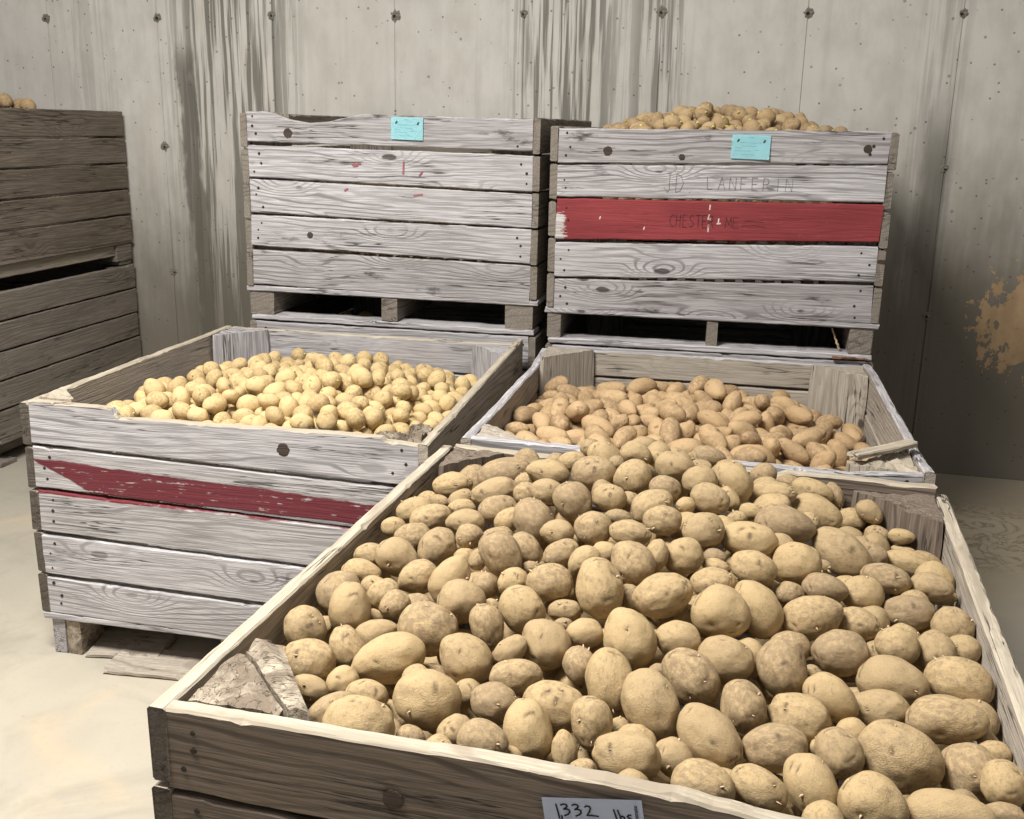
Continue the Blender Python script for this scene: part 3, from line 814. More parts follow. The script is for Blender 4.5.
DATA = {
'A': '1433,1713,6768,288,188,172,-433,867,-20,-245,4,0;2045,1118,6829,378,242,247,-489,786,378,-7,11,0;2641,709,6944,499,410,401,-465,867,113,-135,5,0;3294,920,6745,206,191,172,446,-878,12,175,12,1;1783,2096,6685,268,249,238,483,-658,-561,-133,11,0;2264,1889,6685,326,234,225,-472,865,75,-156,13,1;3230,1805,6825,484,440,401,476,-867,-61,132,11,0;3824,1243,6738,266,237,241,-472,770,419,90,10,1;4365,770,6987,348,287,259,454,-878,28,146,8,0;4726,943,6758,146,107,101,-414,852,-224,-229,0,11;3642,2414,6661,226,211,206,-493,797,345,55,13,1;4186,1972,6847,342,298,285,476,-870,-8,126,7,0;4303,2674,6886,395,274,267,-501,851,153,-34,12,0;4801,1430,6841,450,341,343,-336,739,-471,-345,3,0;5000,2155,6811,471,371,386,-480,871,-6,-102,10,0;5358,1254,6750,269,175,162,-327,717,-511,-345,0,1;5628,1745,6904,375,285,282,-342,708,-512,-345,2,0;5686,2886,6902,533,370,370,358,-698,511,352,1,0;6358,2404,6933,532,387,361,-417,776,-392,-267,5,0;7219,1975,6825,510,372,328,449,-821,300,182,7,0;7605,2905,6841,392,327,343,417,-726,474,274,13,0;6199,1111,6915,454,324,302,472,-880,-18,49,3,0;6797,1556,6696,297,243,228,-436,829,-294,-190,6,1;7228,666,6962,398,317,328,465,-884,36,37,8,0;7880,921,6892,381,266,262,459,-860,199,98,1,0;5960,2102,6677,164,156,150,485,-869,-94,12,9,1;5684,851,6785,186,144,148,468,-877,-104,24,3,1;8075,2109,6757,438,335,335,-480,869,100,70,11,0;8384,2978,6737,452,367,347,495,-857,134,51,3,0;8830,3505,6846,408,309,276,-496,824,-251,-108,6,0;9510,3710,6649,442,294,291,503,-862,0,-64,4,0;9759,4342,6791,524,377,392,517,-852,81,-22,2,0;8894,2143,6805,355,315,288,-455,779,-393,-177,13,0;9687,2473,6673,567,466,460,-491,858,-151,-11,12,0;8549,1276,6796,438,312,291,431,-772,424,196,6,0;9256,957,6917,417,356,358,469,-854,219,56,2,0;8695,2542,6612,153,124,116,-485,871,53,66,12,1;8573,4476,6610,202,171,175,-438,756,406,269,1,1;10396,3370,6841,551,339,336,501,-861,13,-89,2,0;10704,4505,6863,516,369,367,-522,841,-136,32,9,0;10836,3867,6629,364,294,299,508,-854,97,-62,9,0;10626,2586,6543,408,408,389,492,-847,200,7,7,0;10135,1141,6809,549,305,308,-468,880,-26,82,2,0;10994,3378,6536,235,137,141,-479,739,-448,-156,2,1;10965,3077,6598,249,180,161,483,-865,-16,-134,0,1;10895,2000,6830,311,284,291,450,-679,545,199,13,0;10808,1428,6763,251,155,148,472,-875,51,-93,0,0;668,4534,6860,430,397,359,312,-738,409,437,12,0;1106,3952,6964,449,353,352,-296,719,-449,-440,3,0;666,5487,6875,374,249,233,-518,835,79,-167,2,0;581,6126,6936,323,247,253,538,-820,-152,122,13,0;1220,5897,7067,432,342,317,-481,828,-111,-266,2,0;1808,5341,7012,359,295,288,-541,804,245,-29,4,0;1388,4752,6895,302,248,235,-533,749,390,51,5,0;1786,4247,6967,273,247,245,525,-736,-421,-77,3,0;1981,4694,6709,328,275,251,529,-787,-317,-15,8,1;624,3242,6872,368,340,309,365,-806,272,378,10,0;653,3853,6572,208,173,174,-515,690,499,93,10,1;1100,2366,6785,426,371,374,-469,858,52,-201,3,0;500,2475,6724,230,187,184,510,-798,-315,65,2,0;1467,3004,6768,373,285,259,-356,794,-322,-373,3,0;1741,3526,6773,360,252,258,-518,815,257,-46,6,0;2243,2795,6796,578,373,340,508,-822,-255,41,4,0;1364,4322,6647,181,146,152,-486,850,2,-203,0,1;2586,3683,6924,506,428,422,-497,853,25,-159,5,0;2466,5160,7138,441,318,312,-514,677,499,169,6,0;2902,4464,7083,417,374,392,525,-837,-127,81,2,0;3523,3856,7018,379,270,274,-368,744,-417,-370,2,0;3410,3041,6862,435,373,378,-425,825,-245,-282,4,0;3956,4363,7151,419,370,328,427,-785,323,312,1,0;4087,3224,7021,289,198,186,-504,776,367,97,5,0;4534,3633,6993,404,372,334,-422,790,-331,-296,4,0;3614,5126,7256,279,244,222,-534,776,326,79,13,0;4266,5080,7349,416,328,301,538,-835,-105,47,9,0;3066,5302,7049,251,222,230,-477,825,-171,-251,9,1;5084,3993,7071,299,243,220,-520,848,98,-30,0,10;5153,3296,6894,303,257,241,398,-758,408,316,9,0;4591,4784,7022,282,190,184,-528,842,102,-39,10,1;4663,4372,6971,157,123,126,522,-846,-103,39,11,1;3761,5814,7255,164,116,121,543,-831,-109,55,5,1;4270,5928,7536,341,242,242,-549,798,243,52,1,0;4727,5677,7549,301,247,226,-538,778,307,108,4,0;3335,4768,6925,145,137,133,-526,839,120,-69,5,1;5128,4962,7420,525,399,399,-394,701,-468,-367,13,0;5559,5687,7637,396,359,318,468,-761,345,288,4,0;6176,5025,7422,484,367,366,-533,822,185,69,7,0;6361,6443,7540,351,335,315,534,-784,-282,-146,11,0;5920,6128,7639,290,202,198,-443,612,565,331,5,0;6876,6855,7417,219,164,164,-553,832,-12,-33,2,11;6925,6547,7377,244,148,147,-548,833,-48,-55,7,11;6926,5758,7413,362,275,267,-544,836,63,17,7,0;7562,6477,7458,403,316,307,-548,829,-93,-66,11,0;7140,4908,7285,471,432,394,-525,837,-121,-94,2,0;7685,5490,7170,509,373,361,482,-756,374,237,0,0;5797,3947,7128,470,399,360,405,-727,448,327,4,0;6525,4234,7060,370,301,289,-520,854,1,-38,0,0;6559,5256,7005,216,191,185,531,-844,-72,-8,11,1;7288,3941,6983,443,358,363,514,-856,46,41,5,0;6817,3308,6961,481,374,356,-474,822,-259,-181,13,0;5622,5273,7163,251,176,155,-431,737,-412,-320,6,1;6313,3556,6832,155,131,127,-508,857,83,1,0,1;4983,6306,7491,236,199,184,552,-828,-89,27,8,1;8126,3932,6972,464,367,370,-410,667,-538,-312,12,0;8572,5671,7059,498,366,347,525,-834,-131,-111,6,0;8308,7174,7353,436,381,361,-555,831,5,23,5,0;8790,6641,7171,383,260,270,-548,833,-73,-13,6,0;9430,6924,7035,390,318,301,-547,835,-45,26,9,0;9893,7831,6995,460,266,249,-555,827,-88,8,13,0;10468,9576,6648,491,258,243,562,-822,93,-13,0,0;9315,5902,6942,367,274,263,-536,836,-114,-20,7,0;9011,4892,6887,444,362,323,-523,851,2,47,0,0;10203,6771,6865,427,307,298,540,-839,17,-67,11,0;10689,7965,6863,406,261,271,-552,830,-60,48,2,0;9882,5265,6946,359,297,289,-531,839,-121,-3,9,0;9688,5637,6625,263,206,207,-527,848,-44,38,3,1;8198,6438,7084,260,218,227,542,-833,101,48,1,1;10498,10698,6438,259,129,132,566,-821,60,-37,12,1;9802,9397,6816,295,220,222,550,-783,263,121,3,1;8540,4143,6724,186,163,165,412,-718,-471,-305,13,11;10501,5447,6821,356,315,321,476,-683,501,236,7,0;10859,6396,6862,348,335,309,541,-814,208,31,5,0;10862,8729,6695,368,332,319,551,-781,279,87,8,10;10916,8251,6600,299,167,157,-550,831,-66,59,5,1;10938,5790,6783,267,243,238,535,-818,212,17,4,0;1039,9696,7201,427,296,290,-574,800,163,-65,7,0;1479,8873,7221,278,192,188,-572,776,264,13,1,1;673,8306,7070,405,275,247,-565,796,208,-55,9,0;530,7444,7008,246,215,207,-550,815,144,-112,11,0;1026,8873,7083,206,163,152,538,-821,11,191,12,1;1225,7678,7175,429,296,296,-564,790,239,-24,12,0;1147,6877,7081,375,286,256,-556,793,245,-31,5,0;1824,6344,7177,413,335,304,-531,681,480,155,13,0;2103,7200,7386,368,261,252,-553,821,89,-107,4,0;1675,8339,7231,290,186,176,563,-813,-125,85,0,1;2401,6525,7399,256,242,241,-552,821,124,-81,6,0;2610,7718,7521,399,292,273,-566,809,152,-47,1,0;2279,8572,7573,489,274,250,575,-787,-221,-1,3,0;2940,7305,7494,296,226,235,554,-746,-354,-105,5,1;2179,9788,7561,596,337,308,583,-783,-217,-5,8,0;3522,6944,7680,469,368,331,-458,762,-317,-330,9,0;2818,6860,7271,341,218,202,556,-789,-259,-26,5,1;3247,5691,7468,472,346,324,-439,774,-313,-331,2,0;3562,6204,7419,346,257,236,-485,805,-215,-265,5,0;2796,9114,7649,232,193,188,-579,796,178,-12,4,1;3060,8209,7733,260,245,254,-572,811,107,-61,11,0;2704,6084,7163,206,167,150,489,-607,-575,-249,8,1;2395,6227,7102,208,174,164,-543,826,126,-82,1,1;3297,9058,7923,439,275,274,-569,812,-5,-130,4,0;4306,8700,8121,453,368,379,-580,810,53,-62,10,0;3608,9990,7915,307,213,224,-587,784,198,31,5,1;5110,8543,8177,365,359,324,-582,809,78,-21,4,0;4974,9917,8234,338,256,249,579,-803,65,124,2,0;5828,9446,8187,408,310,319,582,-808,40,83,12,0;5773,8298,8109,315,259,230,569,-812,73,109,1,0;4803,7650,8033,328,273,267,-569,819,14,-79,10,0;4147,7531,7915,417,353,321,-473,753,-325,-322,2,0;3534,7967,7916,319,263,265,-567,817,31,-103,11,0;4684,6718,7754,344,329,343,-561,822,91,-33,11,0;4064,6504,7683,302,242,235,552,-828,-28,95,4,0;5383,6565,7813,368,243,213,-557,828,10,-68,7,0;5625,7610,7980,420,308,275,561,-781,-249,-112,2,0;5886,7110,7909,351,287,272,567,-821,-72,6,11,0;5034,7351,7787,248,152,155,562,-823,-12,74,0,1;6619,7137,7787,391,345,317,-564,823,62,9,1,0;6381,9029,8091,364,303,301,583,-810,-59,-5,9,0;6642,8401,7955,388,295,279,-569,813,-84,-91,8,0;6384,11152,7932,376,247,230,591,-805,15,45,6,0;6203,8115,7881,184,164,164,574,-817,-65,-1,0,1;6314,10229,7971,244,180,168,580,-804,83,98,3,1;5368,10185,8099,203,192,181,591,-804,-70,14,11,1;4619,9599,8092,187,166,168,587,-805,-81,28,9,1;5139,8004,7880,203,195,187,-573,815,80,-21,5,1;6820,10091,7919,310,228,231,580,-805,89,88,13,0;7563,11462,7554,293,248,240,582,-801,-112,-79,4,0;7763,9927,7650,493,285,256,580,-813,-41,-32,7,0;7425,7372,7613,517,342,328,562,-827,21,22,10,0;8062,8446,7571,553,380,391,-568,819,-67,-35,6,0;8661,10145,7251,565,381,372,573,-811,110,51,2,0;7005,9481,7985,453,351,367,-536,756,-297,-231,0,0;6877,10896,7810,318,186,164,588,-808,20,37,10,1;8116,11938,7255,286,199,187,-584,808,-70,-39,0,0;8625,11562,7262,458,262,265,-581,804,-111,-55,12,0;9116,11909,7083,298,203,202,-507,680,-445,-288,7,1;7415,8845,7631,243,165,161,-573,819,-24,-23,5,1;7162,8321,7664,206,137,134,-570,820,52,21,13,1;6966,8947,7816,265,186,189,-508,732,-361,-274,3,1;8794,7755,7112,148,131,131,553,-830,-35,-57,2,1;9130,8377,7163,606,406,395,-546,787,-255,-133,11,0;9483,11570,6703,346,253,246,-574,818,-14,40,9,0;9830,11320,6998,313,219,217,-558,760,-297,-154,2,1;9994,11085,6575,264,221,206,570,-812,124,26,10,0;10441,10745,6742,269,163,162,-571,818,-61,36,12,0;10893,10243,6456,309,195,191,564,-814,137,-1,6,0;1307,10396,7053,405,361,328,-781,-47,-571,248,2,2;2458,2193,6093,386,365,347,926,216,-302,-65,6,2;5806,9946,7584,374,343,307,30,-821,-286,494,6,2;9451,9886,6577,405,357,341,81,393,142,-905,7,2;10427,6305,6194,401,387,348,-656,-223,-599,401,8,2;4089,8012,7367,401,361,351,-86,-127,648,-746,7,2;5347,4313,6548,463,385,375,738,-31,-446,505,7,2;5957,7042,7192,433,376,368,671,130,-373,628,13,2;682,6363,6311,392,315,313,48,-44,148,-987,13,2;3833,4783,6544,390,348,307,-700,-296,-225,610,12,2;2709,1520,6176,377,323,301,610,-529,560,184,8,2;5009,10494,7604,444,363,337,914,177,362,-54,5,2;7581,4577,6721,396,315,313,243,-619,-317,676,12,2;7624,4101,6294,350,307,273,-464,677,-196,537,9,2;7664,10910,7384,338,332,306,-642,399,-320,-571,10,2;6572,1195,6252,358,336,324,505,548,-521,-416,4,2;7394,1302,6451,437,360,326,392,-167,509,748,11,2;7266,7800,7126,324,290,274,-96,856,-385,332,11,2;7789,9275,7519,444,357,326,368,-39,782,502,4,2;2976,4164,6325,403,383,379,818,457,-76,342,13,2;8180,1879,6098,379,346,309,600,299,-707,-225,7,2;5691,11701,7526,407,359,328,398,-180,-899,-31,8,2;4405,3186,6363,366,289,267,-425,-533,-255,-685,4,2;9596,6395,6675,387,304,291,-630,291,619,368,4,2;4532,4120,6430,370,362,329,-784,303,-520,151,8,2;8229,5012,6771,361,298,263,84,-222,917,322,10,2;8083,1092,6313,361,339,299,-468,148,735,-467,13,2;9469,10871,6443,387,309,298,258,156,-844,445,13,2;9219,7548,6712,383,352,317,-400,645,-555,342,11,2;2769,5833,6724,318,309,289,-339,-318,-881,-86,7,2;7140,7065,6975,394,313,302,144,-804,-318,-482,5,2;6159,5577,6878,381,303,298,15,-878,263,400,2,2;6223,7754,7478,471,368,359,554,758,-301,169,8,2;6216,1724,6658,337,295,288,398,800,4,449,13,2;6832,5817,6751,409,372,357,-153,-187,133,-961,7,2;3592,7561,7126,337,310,285,-728,-380,-22,-571,10,2;3252,2479,6224,384,359,354,125,721,679,60,10,2;7041,3671,6404,315,307,275,-788,5,190,-585,8,2;6035,4682,6625,401,332,301,-53,-3,172,-984,12,2;4238,6946,7209,390,348,337,-279,-395,-469,739,10,2;10713,7013,6259,449,368,368,88,864,168,-467,11,2;9963,10498,6492,379,302,277,67,505,-476,717,10,2;7855,6818,6795,350,339,315,-696,662,46,274,2,2;8115,4585,6308,359,290,276,-175,-90,-343,-919,3,2;2747,3158,6198,445,386,378,-45,-293,-804,516,10,2;9221,5373,6543,379,296,269,461,-444,711,292,0,2;5316,10981,7938,296,289,287,385,-707,-383,454,0,2;6924,7886,7565,292,290,255,304,-199,-108,926,7,2;9267,4549,6219,306,287,262,419,766,460,163,6,2;4290,6270,7035,343,331,315,262,252,-634,-683,1,2;8692,5104,6296,307,292,268,-178,145,-303,-925,3,2;4369,5124,6710,324,292,274,839,4,-530,-125,5,2;2357,11149,7363,361,315,280,-671,-606,-95,417,6,2;6698,6475,6943,339,290,264,-7,943,2,-331,1,2;5026,3581,6356,343,343,328,885,168,-313,302,13,2;5650,1867,6197,343,295,258,-42,-618,-422,-662,8,2;10069,5983,6703,318,291,278,-284,-291,-431,-806,5,2;4291,10368,7963,386,299,296,297,-286,-656,-632,9,2;6338,556,6810,270,230,210,622,-577,-441,-291,4,3;541,9483,6846,263,233,225,515,779,-332,132,5,3;8670,558,6812,269,258,242,409,-735,425,-335,2,3;3694,11847,7634,289,244,234,-427,-761,-450,190,8,3;4895,11849,7790,343,264,262,562,808,164,68,5,3;8004,7787,7408,277,256,234,-811,560,-158,61,7,3;4017,10866,7866,262,254,243,-119,-173,-552,807,2,3;3147,10367,7693,277,235,212,290,843,274,362,13,3;4612,8147,7915,290,230,222,543,-230,-807,-36,10,3;10399,7495,6707,288,247,244,-226,-178,953,93,3,3;2080,2898,6107,332,265,263,406,-686,15,-603,4,3;3821,548,6801,296,241,226,-474,-365,196,-777,6,3;10400,1655,6610,284,240,215,-795,-7,-547,-261,13,3;8497,9551,7247,298,230,202,84,518,713,-465,2,3;9124,3012,6606,240,230,221,-208,116,669,704,7,3;4371,5576,6984,234,219,208,-111,5,102,-989,4,3;2836,2470,6702,260,241,214,831,221,342,-378,13,3;1088,5116,6780,285,225,206,-151,-277,535,-784,8,3;3605,3010,5822,364,328,295,-132,793,-567,-182,4,4;2447,4373,5880,315,308,275,-968,-113,-42,-222,7,4',
